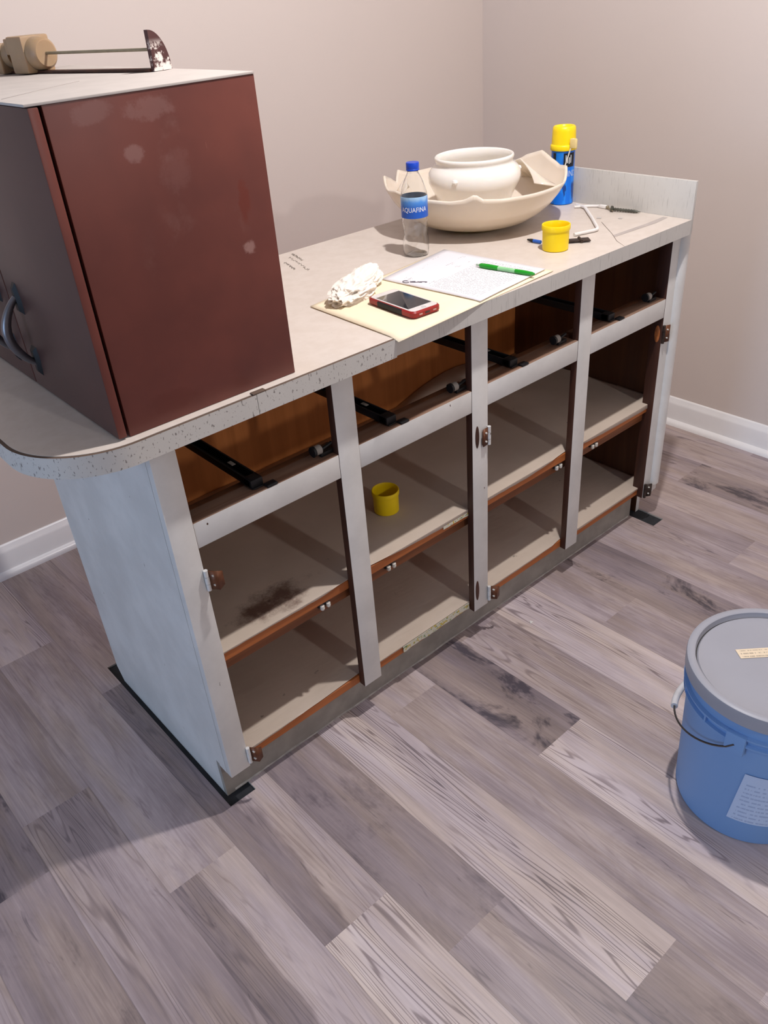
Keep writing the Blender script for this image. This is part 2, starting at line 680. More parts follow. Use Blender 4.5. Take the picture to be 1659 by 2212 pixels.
# side panels with toe notch at the front and a clipped rear foot
for i, x in enumerate((0.0, 1.535)):
    bm = bm_new()
    # outline in (y,z)
    out = [(.019, ZF), (.049, ZF), (.049, -.005), (.547, -.005), (DEPTH, .035), (DEPTH, ZT), (.019, ZT)]
    if i:
        lo_x, hi_x = x, x + .016
    else:
        lo_x, hi_x = x, x + .016
    a = [bm.verts.new((lo_x, y, z)) for y, z in out]
    b = [bm.verts.new((hi_x, y, z)) for y, z in out]
    bm.faces.new(a).material_index = 0 if i == 0 else 1
    bm.faces.new(b[::-1]).material_index = 1 if i == 0 else 0
    for q in range(len(out)):
        bm.faces.new([a[q], a[(q + 1) % len(out)], b[(q + 1) % len(out)], b[q]])
    o = obj('side_panel', bm, [M['white'], M['inside_dark']], cab, 0)
    if i == 0:
        o['label'] = 'white painted end panel'
bm = bm_new(); box(bm, (.016, DEPTH - .008, .08), (1.535, DEPTH, ZT)); obj('back_panel', bm, M['inside'], cab, 0)
# stiles
for i, (x0, x1) in enumerate(ST):
    bm = bm_new()
    if i == 4:
        frame_piece(bm, (x0, 0, ZF - .004), (1.538, .036, ZT), 1)
        # half round cover strip on the outer edge
        n_ = 12
        ra, rb = [], []
        for q in range(n_ + 1):
            a = PI * q / n_
            ra.append(bm.verts.new((1.535 - .0185 * math.cos(a), .0 - .013 * math.sin(a), ZF + .03)))
            rb.append(bm.verts.new((1.535 - .0185 * math.cos(a), .0 - .013 * math.sin(a), ZT)))
        for q in range(n_):
            bm.faces.new([ra[q], ra[q + 1], rb[q + 1], rb[q]]).material_index = 0
        bm.faces.new(ra[::-1]).material_index = 0
        box(bm, (1.536, 0, ZF), (1.5535, .036, ZT), .001, 0)
    else:
        frame_piece(bm, (x0, 0, ZF), (x1, TH, ZT), 1)
        if i == 0:
            bm.normal_update()
            for f in bm.faces:
                if f.normal.x < -.6:
                    f.material_index = 0
    obj('stile', bm, [M['white'], M['brown_edge']], cab, 30)
# rails
for i in range(4):
    x0, x1 = ST[i][1], ST[i + 1][0]
    bm = bm_new(); frame_piece(bm, (x0, .0006, R2), (x1, .044, R1), 1)
    obj('drawer_rail', bm, [M['white'], M['raw_edge']], cab, 30)
    bm = bm_new(); box(bm, (x0 - .02, .0445, .6405), (x1 + .02, .060, R1), .001)
    obj('rail_light_block', bm, M['inside_dark'], cab, 30)  # added out of sight behind the rail to keep lamp light off the back panel
    bm = bm_new(); frame_piece(bm, (x0, .0006, .866), (x1, TH, ZT), 1)
    obj('top_rail', bm, [M['white'], M['brown_edge']], cab, 30)
# toe kick
bm = bm_new(); box(bm, (-.0006, .0475, -.005), (1.50, .060, ZF + .006), .001)
obj('toe_kick', bm, M['toe'], cab, 0)
bm = bm_new()
n_ = 120
pr_ = []
for i in range(n_ + 1):
    x = .02 + 1.47 * i / n_
    h = .0035 + .004 * max(0, mnoise.noise(Vector((x * 14, 2, 5)))) + .0015 * mnoise.noise(Vector((x * 60, 1, 2)))
    d = .0012 + .0035 * max(0, mnoise.noise(Vector((x * 9, 7, 1))))
    pr_.append([bm.verts.new((x, .0474, max(.001, h))), bm.verts.new((x, .0474 - d, .0004)), bm.verts.new((x, .0474, .0004))])
for a, b in zip(pr_, pr_[1:]):
    for q in range(3):
        bm.faces.new([a[q], a[(q + 1) % 3], b[(q + 1) % 3], b[q]])
obj('paint_bead', bm, plain('ragged_pale_paint', (176, 170, 162), .7, .2, 60), cab)
# shelves with rounded front nosing
ZS, ZB = .400, .119
for nm, z, th in (('middle_shelf', ZS, .022), ('bottom_shelf', ZB, .022)):
    bm = bm_new(); box(bm, (.0165, .0195, z - th), (1.5345, DEPTH - .009, z), .002)
    obj(nm, bm, M['shelf_edge'], cab, 0)
bm = bm_new(); box(bm, (.0165, .031, ZS - .052), (1.5345, .047, ZS - .0225), .001)
obj('shelf_cleat', bm, M['cleat'], cab, 0)


def mat_liner(name, floral=False):
    n = NT(name)
    v = n.coord()
    f = n.noise(v, 6, 4, .6)
    base = n.mix(n.ramp(f, .3, .7), srgb(206, 190, 174), srgb(198, 182, 166))
    d = n.ramp(n.noise(v, 26, 3, .6), .70, .76)
    base = n.mix(n.math('MULTIPLY', d, .6), base, srgb(70, 56, 46))
    n.color(base)
    n.rough(.6)
    n.bump(n.noise(n.coord('Object', (3, 14, 1)), 3, 3), .35, .004)
    return n.m


def mat_stained_liner():
    """cream liner with a brown scorch / spill in the left bay"""
    n = NT('stained_shelf_liner')
    v = n.coord()
    f = n.noise(v, 6, 4, .6)
    base = n.mix(n.ramp(f, .3, .7), srgb(206, 190, 174), srgb(196, 180, 164))
    x, y, z = n.sep(v)
    dx = n.math('MULTIPLY', n.math('SUBTRACT', x, .215), 9.5)
    dy = n.math('MULTIPLY', n.math('SUBTRACT', y, .076), 20.0)
    r = n.math('SQRT', n.math('ADD', n.math('MULTIPLY', dx, dx), n.math('MULTIPLY', dy, dy)))
    r = n.math('ADD', r, n.math('MULTIPLY', n.math('SUBTRACT', n.noise(v, 22, 6, .75), .5), 2.3))
    s = n.math('SUBTRACT', 1.0, n.ramp(r, .15, 1.1))
    base = n.mix(n.math('MULTIPLY', s, .85), base, srgb(78, 38, 22))
    d = n.ramp(n.noise(v, 30, 3, .6), .71, .76)
    base = n.mix(n.math('MULTIPLY', d, .7), base, srgb(60, 46, 38))
    n.color(base)
    n.rough(.55)
    n.bump(n.noise(v, 18, 4), .3, .002)
    return n.m


def mat_floral():
    n = NT('floral_liner_edge')
    v = n.coord()
    a = n.ramp(n.noise(v, 120, 2), .55, .62)
    b = n.ramp(n.noise(n.coord('Object', (1, 1, 1.3)), 170, 2), .60, .66)
    base = n.mix(a, srgb(200, 196, 180), srgb(190, 166, 70))
    base = n.mix(b, base, srgb(92, 124, 60))
    n.color(base)
    n.rough(.6)
    return n.m


M['liner'] = mat_liner('cream_shelf_liner')
M['liner_stain'] = mat_stained_liner()
M['floral'] = mat_floral()


def liner(x0, x1, z, mat, seed, lips, curl=None, lab=None):
    """thin paper sheet with a wavy front lip folding over the shelf edge; lips = depth of the fold at sampled x"""
    bm = bm_new()
    nx, ys = 170, [.0185, .021, .026, .035, .05, .07, .1, .15, .2, .28, .36, .44, .48, .52, .558]
    rows = []
    for i in range(nx + 1):
        x = x0 + (x1 - x0) * i / nx
        w = mnoise.noise(Vector((x * 7 + seed, seed, 0)))
        w2 = mnoise.noise(Vector((x * 40 + seed, seed * 2, 0)))
        lip = lips[-1][1]
        for (xa, la), (xb, lb) in zip(lips, lips[1:]):
            if xa <= x <= xb:
                lip = la + (lb - la) * (x - xa) / (xb - xa)
                break
        d = max(0.0, lip + .0012 * w2)
        back = max(0.0, -lip * .6 + .0008 * w)
        col = [(x, .0182 + back, z + .0022 - d)]
        for y in ys:
            h = .0022 + .0024 * max(0, mnoise.noise(Vector((x * 9 + seed, y * 9, seed)))) * min(1, y / .08)
            yy = y + back * (1 if y < .03 else max(0, 1 - (y - .03) / .05))
            if curl and y > .40 and curl[0] < x < curl[1]:
                t = (x - curl[0]) / (curl[1] - curl[0])
                h += curl[2] * ((y - .40) / .15) ** 2 * math.sin(PI * t)
            col.append((x, yy, z + h))
        rows.append([bm.verts.new(c) for c in col])
    for a, b in zip(rows, rows[1:]):
        for q in range(len(a) - 1):
            bm.faces.new([a[q], b[q], b[q + 1], a[q + 1]]).smooth = True
    o = obj('shelf_liner', bm, mat, cab, 60)
    md = o.modifiers.new('thick', 'SOLIDIFY')
    md.thickness = .0008
    md.offset = 1
    if lab:
        o['label'] = lab
    return o


liner(.018, 1.533, ZS, M['liner_stain'], 1.3, [(0, .002), (.30, .004), (.33, .001), (.43, -.006), (.50, .002), (.60, .008), (.74, .010), (.79, .006), (.95, .008), (1.04, .004), (1.11, -.008), (1.17, .004), (1.3, .010), (1.48, .012), (1.54, .010)], (1.0, 1.46, .04), 'cream liner with brown stain')
liner(.018, 1.533, ZB, M['liner'], 12.2, [(0, .004), (.12, .003), (.25, -.001), (.37, -.010), (.43, .002), (.50, .003), (.74, .008), (.79, .003), (.95, .004), (1.07, .001), (1.11, -.008), (1.17, .006), (1.48, .005), (1.54, -.004)])


def floral(x0, x1, z, hgt, y):
    bm = bm_new()
    n_ = 24
    t, b_ = [], []
    for i in range(n_ + 1):
        x = x0 + (x1 - x0) * i / n_
        t.append(bm.verts.new((x, y, z)))
        b_.append(bm.verts.new((x, y - .001, z - hgt * (1 + .25 * mnoise.noise(Vector((x * 40, 3, 1)))))))
    for i in range(n_):
        bm.faces.new([t[i], t[i + 1], b_[i + 1], b_[i]])
    o = obj('floral_liner_edge', bm, M['floral'], cab, 0)
    md = o.modifiers.new('thick', 'SOLIDIFY')
    md.thickness = .0012
    o['label'] = 'yellow and green floral paper edge'


floral(.505, .735, ZB + .001, .016, .0170)
floral(.655, .738, ZS - .005, .007, .0172)

# drawer slides and rollers
for xs, xr in ((.192, .335), (.52, .705), (.893, 1.05), (1.262, 1.425)):
    bm = bm_new()
    box(bm, (xs - .011, .012, .7165), (xs + .011, DEPTH - .009, .7195), .0008)
    box(bm, (xs - .013, .02, .7195), (xs - .009, DEPTH - .009, .734), .0008)
    box(bm, (xs + .009, .02, .7195), (xs + .013, DEPTH - .009, .734), .0008)
    box(bm, (xs - .013, .016, .7170), (xs + .013, .040, .734), .002)
    box(bm, (xs + .012, -.0, .7160), (xs + .034, .016, .7195), .001)
    sl = obj('drawer_slide', bm, M['black'], cab)
    bm = bm_new()
    box(bm, (xs - .004, .090, .7345), (xs + .004, .108, .7355), .0004)
    obj('slide_slot', bm, M['roller'], sl)
    # side roller
    bm = bm_new()
    box(bm, (xr + .004, .016, .7155), (xr + .034, .026, .724), .001)
    tube(bm, [(xr + .006, .021, .729), (xr + .034, .021, .735)], .0035, 8)
    br = obj('roller_bracket', bm, M['black'], cab)
    bm = bm_new()
    tube(bm, [(xr - .008, .021, .732), (xr + .006, .021, .732)], .0095, 18)
    obj('roller', bm, M['roller'], br)
    bm = bm_new()
    tube(bm, [(xr - .013, .021, .732), (xr - .0075, .021, .732)], .0105, 18)
    obj('roller_cap', bm, M['black'], br)
# twin roller catches under the middle shelf
for xc in (.304, .493, 1.086, 1.24):
    bm = bm_new()
    box(bm, (xc - .015, .0245, .366), (xc + .015, .0305, .3775), .001)
    ct = obj('roller_catch', bm, M['black'], cab)
    for d in (-.008, .008):
        bm = bm_new()
        lathe(bm, [(0, .361), (.0035, .3613), (.0048, .363), (.005, .3665), (.004, .3675), (.005, .3685), (.0048, .372), (0, .3725)], 14, center=(xc + d, .0215, 0))
        obj('catch_roller', bm, M['nylon'], ct)


def hinge(x, z, h, sgn, leafmat, lab, flip=.9, painted=True):
    """barrel on the frame edge with a cranked leaf standing away from it"""
    bm = bm_new()
    tube(bm, [(x, -.004, z - h / 2), (x, -.004, z - h / 6 - .0008)], .0042, 10)
    tube(bm, [(x, -.004, z - h / 6), (x, -.004, z + h / 6)], .0045, 10)
    tube(bm, [(x, -.004, z + h / 6 + .0008), (x, -.004, z + h / 2)], .0042, 10)
    hg = obj('hinge', bm, M['white'] if painted else M['hinge_dark'], cab)
    if lab:
        hg['label'] = lab
    bm = bm_new()
    a = flip
    p0 = Vector((x + sgn * .003, -.004, 0))
    p1 = p0 + Vector((sgn * math.cos(a), -math.sin(a), 0)) * .018
    p2 = p1 + Vector((sgn * math.sin(a), math.cos(a) * .2, 0)) * .014
    hh = h * .47
    for qa, qb, ha, hb in ((p0, p1, hh, hh), (p1, p2, hh, hh * .72)):
        quad(bm, [(qa.x, qa.y, z - ha), (qb.x, qb.y, z - hb), (qb.x, qb.y, z + hb), (qa.x, qa.y, z + ha)])
    bmesh.ops.remove_doubles(bm, verts=list(bm.verts), dist=1e-5)
    lf = obj('hinge_leaf', bm, leafmat, hg, 20)
    md = lf.modifiers.new('thick', 'SOLIDIFY')
    md.thickness = .0016
    bm = bm_new()
    mid = (p0 + p1) / 2
    for dz in (-hh * .5, hh * .5):
        tube(bm, [(mid.x, mid.y - .003, z + dz), (mid.x, mid.y + .002, z + dz)], .0022, 8)
    obj('hinge_screw', bm, M['nylon'], hg)


hinge(.0475, .596, .044, 1, M['hinge_brown'], 'upper hinge on the left stile')
hinge(.0475, .132, .044, 1, M['hinge_brown'], 'lower hinge on the left stile')
hinge(.7885, .590, .046, -1, M['hinge_brown'], 'upper hinge on the middle stile', .12)
hinge(.7895, .131, .044, 1, M['hinge_brown'], 'lower hinge on the middle stile')
hinge(1.482, .617, .050, 1, M['hinge_brown'], 'upper hinge on the right stile', .35, False)
hinge(1.486, .118, .046, 1, M['hinge_dark'], 'lower hinge on the right stile', .55, False)
# bare oval mortises where hinges came off
for x, z, hh in ((.7535, .597, .028), (.7495, .160, .031)):
    bm = bm_new()
    t = bmesh.new()
    lathe(t, [(0, .0012), (.85, .0012), (1, 0), (1, -.0012)], 24)
    merge(bm, t, Matrix.Translation((x, -.0004, z)) @ Matrix.Rotation(PI / 2, 4, 'X') @ Matrix.Diagonal((.0062, hh, 1, 1)))
    obj('bare_hinge_mark', bm, M['brown_edge'], cab)
bm = bm_new()
t = bmesh.new()
lathe(t, [(0, .0012), (.85, .0012), (1, 0), (1, -.0012)], 24)
merge(bm, t, Matrix.Translation((1.4803, .014, .615)) @ Matrix.Rotation(-PI / 2, 4, 'Y') @ Matrix.Diagonal((.024, .008, 1, 1)))
obj('bare_hinge_mark', bm, M['shelf_edge'], cab)

# ------------------------------------------------------------------ countertop
ctop = thing('countertop', 'cream laminate worktop with rounded left end and speckled edge on the base cabinet', 'worktop', (0, 0, .877))
XE, YFR, YBK, RAD = 1.512, -.025, .622, .145


def outline(off=0.0, x_right=XE):
    pts = []
    cx, cy = -.165 + RAD, YFR + RAD
    pts.append((x_right, YFR - off))
    for q in range(0, 25):
        a = -PI / 2 - PI / 2 * q / 24
        pts.append((cx + (RAD + off) * math.cos(a), cy + (RAD + off) * math.sin(a)))
    pts += [(-.165 - off, YBK), (x_right, YBK)]
    return pts


bm = bm_new()
prism(bm, outline(0)[::-1], .0005, .037)
bm.normal_update()
for f in bm.faces:
    if abs(f.normal.z) < .5:
        f.material_index = 1
obj('countertop_slab', bm, [M['laminate'], M['edge_streak']], ctop, 25)


def edge_strip(name, pts, th, z0, z1, mats):
    """vertical band following pts (2D), thickness th outward"""
    bm = bm_new()
    n_ = len(pts)
    outp = []
    for i, p in enumerate(pts):
        a = Vector(pts[max(i - 1, 0)])
        b = Vector(pts[min(i + 1, n_ - 1)])
        d = (b - a).normalized()
        outp.append((p[0] - d.y * th, p[1] + d.x * th))
    ring = []
    for p, q in zip(pts, outp):
        ring.append([bm.verts.new((p[0], p[1], z0)), bm.verts.new((q[0], q[1], z0)), bm.verts.new((q[0], q[1], z1)), bm.verts.new((p[0], p[1], z1))])
    for a, b in zip(ring, ring[1:]):
        for e in range(4):
            f = bm.faces.new([a[e], a[(e + 1) % 4], b[(e + 1) % 4], b[e]])
            f.material_index = 1 if e == 2 else 0
    bm.faces.new(ring[0])
    bm.faces.new(ring[-1][::-1])
    return obj(name, bm, mats, ctop, 25)


arc = outline(0)
curve = [(.194, YFR)] + [(x, y) for x, y in arc[1:26]] + [(-.165, .3), (-.165, YBK)]
edge_strip('edge_band', curve, .006, .0008, .0365, [M['edge'], M['seam']])
edge_strip('edge_band', [(.505, YFR), (.195, YFR)], .006, .0008, .0368, [M['edge'], M['seam']])
# chipped joint at the top of the seam
bm = bm_new()
box(bm, (.188, -.031, .0366), (.214, -.020, .0392), .001)
obj('chipped_joint', bm, M['seam'], ctop)
# end splash
bm = bm_new()
box(bm, (1.5125, YFR, .001), (1.5215, YBK, .128), .001)
bm.normal_update()
for f in bm.faces:
    if f.normal.x > .5:
        f.material_index = 1
obj('end_splash', bm, [M['edge_streak'], M['seam']], ctop, 30)
# lifted laminate lip and cracks on the right end
bm = bm_new()
quad(bm, [(1.28, .040, .0374), (1.44, .030, .0374), (1.50, .035, .0374), (1.50, .048, .0374), (1.42, .046, .0374), (1.29, .052, .0374)])
obj('worktop_crack', bm, plain('dusty_gap', (176, 166, 160), .8), ctop, 0)
bm = bm_new()
tube(bm, [(1.229, -.0245, .0368), (1.255, .015, .0373), (1.30, .06, .0373), (1.376, .146, .0373)], .0005, 5)
obj('worktop_crack', bm, M['seam'], ctop, 0)
# pencilled scribbles near the brown cabinet
bm = bm_new()


def scribble(bm, p, d, up, n_, amp, r, z, seed):
    rr = random.Random(seed)
    pts = []
    for i in range(n_):
        t = i / (n_ - 1)
        w = amp * rr.uniform(-1, 1)
        s = amp * .35 * rr.uniform(-1, 1)
        pts.append((p[0] + d[0] * t + up[0] * w + d[0] / n_ * s, p[1] + d[1] * t + up[1] * w, z))
    tube(bm, pts, r, 4)


sx = Vector((.045, -.115))
up = Vector((.012, .006))
for q, (px, py, ln, sd_) in enumerate(((.728, .600, .55, 1), (.705, .580, 1.0, 2), (.672, .555, .55, 3))):
    scribble(bm, (px, py), (-.035 * ln, -.125 * ln), (.0075, .003), 60, .7, .0006, .0372, sd_)
obj('pencil_note', bm, plain('pencil_grey', (150, 140, 130), .8), ctop, 0)

# ------------------------------------------------------------------ brown wall cabinet standing on the worktop
ZC = .9145
bc = thing('wall_cabinet', 'dark brown painted wall cabinet stood on the left end of the worktop', 'cabinet', (0, 0, ZC))
bx0, bx1, by0, by1, bh = -.0215, .2905, -.008, .625, .4585
bm = bm_new(); box(bm, (bx0, by0, 0), (bx1, by0 + .016, bh - .002), .0012); obj('side_panel', bm, M['brown'], bc, 30)
bm = bm_new(); box(bm, (bx0, by1 - .016, 0), (bx1, by1, bh - .002), .0012); obj('side_panel', bm, M['brown'], bc, 30)
bm = bm_new(); box(bm, (bx0, by0 + .0165, 0), (bx1 - .006, by1 - .0165, .016), .001); obj('bottom_panel', bm, M['brown'], bc, 30)
bm = bm_new(); box(bm, (bx1 - .005, by0 + .0165, .0), (bx1, by1 - .0165, bh - .002), .0008); obj('back_panel', bm, M['inside_dark'], bc, 30)
bm = bm_new(); box(bm, (bx0 - .022, by0 - .001, bh - .0018), (bx1, by1 + .001, bh + .0015), .0006)
obj('top_panel', bm, M['dust'], bc, 30)
bm = bm_new()
box(bm, (bx0 - .002, by0 + .012, .004), (bx0 + .0005, by1 - .012, bh - .006))
obj('door_gap', bm, plain('shadow_gap_black', (14, 12, 12), .9), bc, 0)
bm = bm_new()
tube(bm, [(-.03, .10, bh + .0014), (.06, .17, bh + .0014), (.13, .22, bh + .0014)], .0006, 5)
obj('paper_seam', bm, plain('grey_paper_line', (150, 140, 134), .8), bc, 0)
for di, (ya, yb) in enumerate(((by0 - .002, .3135), (.3165, by1 + .002))):
    bm = bm_new()
    box(bm, (-.0405, ya, .003), (bx0 - .005, yb, bh - .003), .0022)
    bm.normal_update()
    for f in bm.faces:
        if f.normal.y < -.5:
            f.material_index = 1
    dr = obj('door', bm, [M['brown_door'], M['brown']], bc, 30)
    yh = .265 if di == 0 else .366
    hx = -.0405
    for zc in (.162, .062):
        # pointed mounting foot
        bm = bm_new()
        pts = [(-.010, -.022), (.010, -.022), (.014, 0), (.006, .030), (-.006, .030), (-.014, 0)]
        sg = 1 if zc > .1 else -1
        lo = [bm.verts.new((hx, yh + a, zc + b * sg)) for a, b in pts]
        hi = [bm.verts.new((hx - .006, yh + a * .55, zc + b * sg * .7)) for a, b in pts]
        bm.faces.new(lo)
        bm.faces.new(hi)
        for q in range(6):
            bm.faces.new([lo[q], lo[(q + 1) % 6], hi[(q + 1) % 6], hi[q]])
        obj('handle_plate', bm, M['handle_plate'], dr, 30)
    bm = bm_new()
    pts, rs = [], []
    for q in range(17):
        t_ = q / 16
        z = .168 - .112 * t_
        b_ = math.sin(PI * t_)
        pts.append((hx - .004 - .030 * b_ ** .8, yh, z))
        rs.append(.0052 + .003 * b_)
    tube(bm, pts, rs, 12)
    obj('handle', bm, M['gunmetal'], dr)

# ------------------------------------------------------------------ rod holder lying on the brown cabinet


def mat_amber():
    n = NT('amber_translucent_plastic')
    v = n.coord()
    n.color(n.mix(n.noise(v, 20, 3), srgb(150, 122, 92), srgb(168, 142, 112)))
    n.rough(.45)
    n.b.inputs['Subsurface Weight'].default_value = .5
    n.b.inputs['Subsurface Radius'].default_value = (.03, .018, .008)
    n.b.inputs['Subsurface Scale'].default_value = .3
    return n.m


def mat_torn():
    n = NT('brown_paint_with_torn_paper')
    v = n.coord()
    f = n.ramp(n.noise(v, 55, 5, .65), .47, .55)
    z = n.sep(v)[2]
    m = n.math('MULTIPLY', f, n.math('SUBTRACT', 1.0, n.ramp(z, .030, .046)))
    n.color(n.mix(m, srgb(72, 38, 36), srgb(226, 214, 206)))
    n.rough(.6)
    return n.m


M['amber'] = mat_amber()
zt_ = ZC + bh + .0018
hold = thing('rod_holder', 'brown quarter-round bracket with metal rod and amber plastic rollers on top of the brown cabinet', 'holder', (.246, .205, zt_), math.radians(13))
# local +y runs away from the bracket along the rod
bm = bm_new()
pts = [(0, 0)]
for q in range(13):
    a = PI / 2 * q / 12
    pts.append((.036 * math.cos(a), .056 * math.sin(a)))
lo = [bm.verts.new((x, -.004, z + .0005)) for x, z in pts]
hi = [bm.verts.new((x, .004, z + .0005)) for x, z in pts]
bm.faces.new(lo); bm.faces.new(hi[::-1])
for q in range(len(pts)):
    bm.faces.new([lo[q], lo[(q + 1) % len(pts)], hi[(q + 1) % len(pts)], hi[q]])
obj('end_bracket', bm, mat_torn(), hold, 40)
bm = bm_new(); tube(bm, [(.006, .004, .030), (.006, .40, .030)], .0024, 10)
obj('rod', bm, plain('dull_metal_rod', (150, 142, 120), .4, .1, 40, .5, .6), hold)
bm = bm_new(); box(bm, (-.004, .004, .0002), (.012, .40, .0045), .001)
obj('base_strip', bm, M['brown_edge'], hold)
bm = bm_new()
ax = Matrix.Translation((.006, 0, .030)) @ Matrix.Rotation(-PI / 2, 4, 'X')
t = bmesh.new()
lathe(t, [(0, .272), (.020, .272), (.024, .276), (.026, .289), (.026, .296), (0, .296)], 32)
merge(bm, t, ax)
box(bm, (-.022, .296, .001), (.034, .340, .058), .004)
box(bm, (-.016, .340, .030), (.028, .358, .055), .003)
obj('amber_roller', bm, M['amber'], hold)
bm = bm_new()
t = bmesh.new()
lathe(t, [(0, .359), (.020, .359), (.022, .363), (.022, .375), (0, .375)], 32)
merge(bm, t, ax)
box(bm, (-.020, .375, .001), (.032, .398, .048), .004)
obj('amber_roller', bm, M['amber'], hold)

# ------------------------------------------------------------------ broken glass shade and globe
def mat_opal(name, c, sss=.35, rough=.18):
    n = NT(name)
    v = n.coord()
    n.color(n.mix(n.ramp(n.noise(v, 7, 4), .3, .7), srgb(*c), srgb(*[min(255, x + 6) for x in c])))
    n.rough(rough)
    n.spec(.5)
    n.b.inputs['Subsurface Weight'].default_value = sss
    n.b.inputs['Subsurface Radius'].default_value = (.06, .05, .035)
    n.b.inputs['Subsurface Scale'].default_value = .25
    return n.m


ZW = .9145
gc = (1.19, .41)
sh = thing('glass_bowl', 'big cream glass bowl with jagged broken rim lying on the worktop', 'bowl', (gc[0], gc[1], ZW))
RIM = [(-180, .108), (-163, .107), (-152, .105), (-143, .109), (-137, .121), (-132, .108), (-122, .105), (-100, .105), (-84, .106), (-72, .106), (-64, .102), (-56, .100), (-48, .110), (-40, .124), (-28, .118), (-16, .128), (-6, .142),
       (6, .128), (14, .110), (30, .106), (50, .116), (66, .108), (84, .106), (96, .108), (106, .122), (113, .096), (120, .112), (132, .128), (142, .112), (152, .108), (166, .116), (180, .112)]


def rim_h(deg):
    for (a, h0), (b, h1) in zip(RIM, RIM[1:]):
        if a <= deg <= b:
            t = (deg - a) / (b - a)
            return h0 + (h1 - h0) * t
    return .11


def shade_r(z):
    # bowl profile radius at height z above the worktop
    pts = [(0, .0), (.0005, .055), (.006, .100), (.018, .140), (.035, .168), (.055, .192), (.078, .211), (.102, .225), (.13, .233), (.18, .238)]
    for (z0, r0), (z1, r1) in zip(pts, pts[1:]):
        if z0 <= z <= z1:
            return r0 + (r1 - r0) * (z - z0) / (z1 - z0)
    return .238


bm = bm_new()
NA, NR = 180, 22
rows = []
for i in range(NA):
    deg = -180 + 360 * i / NA
    a = math.radians(deg)
    h = rim_h(deg)
    row = []
    for j in range(1, NR + 1):
        z = h * (j / NR) ** 1.9
        r = shade_r(z)
        row.append(bm.verts.new((r * math.cos(a), r * math.sin(a), z + .003)))
    rows.append(row)
c0 = bm.verts.new((0, 0, .003))
for i in range(NA):
    a, b = rows[i], rows[(i + 1) % NA]
    bm.faces.new([c0, a[0], b[0]]).smooth = True
    for j in range(NR - 1):
        bm.faces.new([a[j], b[j], b[j + 1], a[j + 1]]).smooth = True
M['cream_glass'] = mat_opal('cream_glass', (226, 212, 196), .25)
o = obj('bowl', bm, M['cream_glass'], sh, 0)
for p in o.data.polygons:
    p.use_smooth = True
md = o.modifiers.new('thick', 'SOLIDIFY'); md.thickness = .005; md.offset = 1
# loose shards standing inside the rim
M['pearl'] = mat_opal('pearly_shard_glass', (222, 208, 194), .4, .12)


def shard(bm, a0, a1, lean, h0, h1, tip):
    n_ = 10
    t, b_ = [], []
    for i in range(n_ + 1):
        s = i / n_
        a = math.radians(a0 + (a1 - a0) * s)
        r = .212
        hh = h1 * (1 - abs(s - tip) * 1.1)
        b_.append(bm.verts.new((r * math.cos(a), r * math.sin(a), h0)))
        t.append(bm.verts.new(((r - lean) * math.cos(a), (r - lean) * math.sin(a), h0 + max(.01, hh))))
    for i in range(n_):
        bm.faces.new([b_[i], b_[i + 1], t[i + 1], t[i]])


bm = bm_new(); shard(bm, -42, 6, .06, .080, .060, .72); o = obj('shard', bm, M['pearl'], sh, 60)
md = o.modifiers.new('thick', 'SOLIDIFY'); md.thickness = .003
bm = bm_new(); shard(bm, 118, 150, .03, .082, .046, .7); o = obj('shard', bm, M['pearl'], sh, 60)
md = o.modifiers.new('thick', 'SOLIDIFY'); md.thickness = .003

gl = thing('glass_globe', 'round white glass globe with necked opening sitting inside the big cream bowl', 'globe', (gc[0] - .008, gc[1] - .005, ZW + .0125))
bm = bm_new()
prof = [(0, .0), (.030, .001), (.056, .010), (.078, .028), (.094, .052), (.105, .078), (.1130, .092), (.1165, .100), (.1175, .110), (.116, .121), (.110, .131), (.1010, .138), (.0975, .142), (.0970, .147), (.099, .150), (.1005, .155), (.099, .159), (.096, .160),
        (.093, .157), (.0925, .142), (.099, .133), (.108, .122), (.1125, .110), (.108, .096), (.100, .078), (.089, .054), (.074, .032), (.053, .015), (.028, .006), (0, .005)]
lathe(bm, prof, 72)
M['opal'] = mat_opal('white_opal_glass', (240, 234, 226), .3, .12)
o = obj('globe', bm, M['opal'], gl, 0)
for p in o.data.polygons:
    p.use_smooth = True
for a in (200, 330, 90):
    a_ = math.radians(a)
    bm = bm_new()
    lathe(bm, [(0, -.007), (.005, -.005), (.007, 0), (.005, .005), (0, .007)], 12, center=(.119 * math.cos(a_), .119 * math.sin(a_), .116))
    obj('thumb_nub', bm, M['opal'], gl)

# ------------------------------------------------------------------ water bottle


def text_mesh(s, size, thick=0.0):
    cu = bpy.data.curves.new('t', 'FONT')
    cu.body = s
    cu.size = size
    cu.align_x = 'CENTER'
    cu.align_y = 'CENTER'
    cu.extrude = thick
    cu.resolution_u = 3
    ob = bpy.data.objects.new('t', cu)
    COL.objects.link(ob)
    dg = bpy.context.evaluated_depsgraph_get()
    me = bpy.data.meshes.new_from_object(ob.evaluated_get(dg))
    bpy.data.objects.remove(ob)
    t = bmesh.new()
    t.from_mesh(me)
    bpy.data.meshes.remove(me)
    return t


def wrap_text(s, size, r, ang, z, squeeze=1.0, vertical=False):
    t = text_mesh(s, size)
    bmesh.ops.subdivide_edges(t, edges=[e for e in t.edges if e.calc_length() > r * .12], cuts=3)
    for v in t.verts:
        x, y = v.co.x * squeeze, v.co.y
        if vertical:
            x, y = -y, x
        a = ang + x / r
        v.co = Vector((r * math.cos(a), r * math.sin(a), z + y))
    return t


TOCAM = lambda x, y: math.atan2(-1.1156 - y, -.4345 - x)
bx_, by_ = .905, .335
bt = thing('water_bottle', 'clear plastic water bottle with blue label and blue cap standing on the worktop', 'bottle', (bx_, by_, ZW))


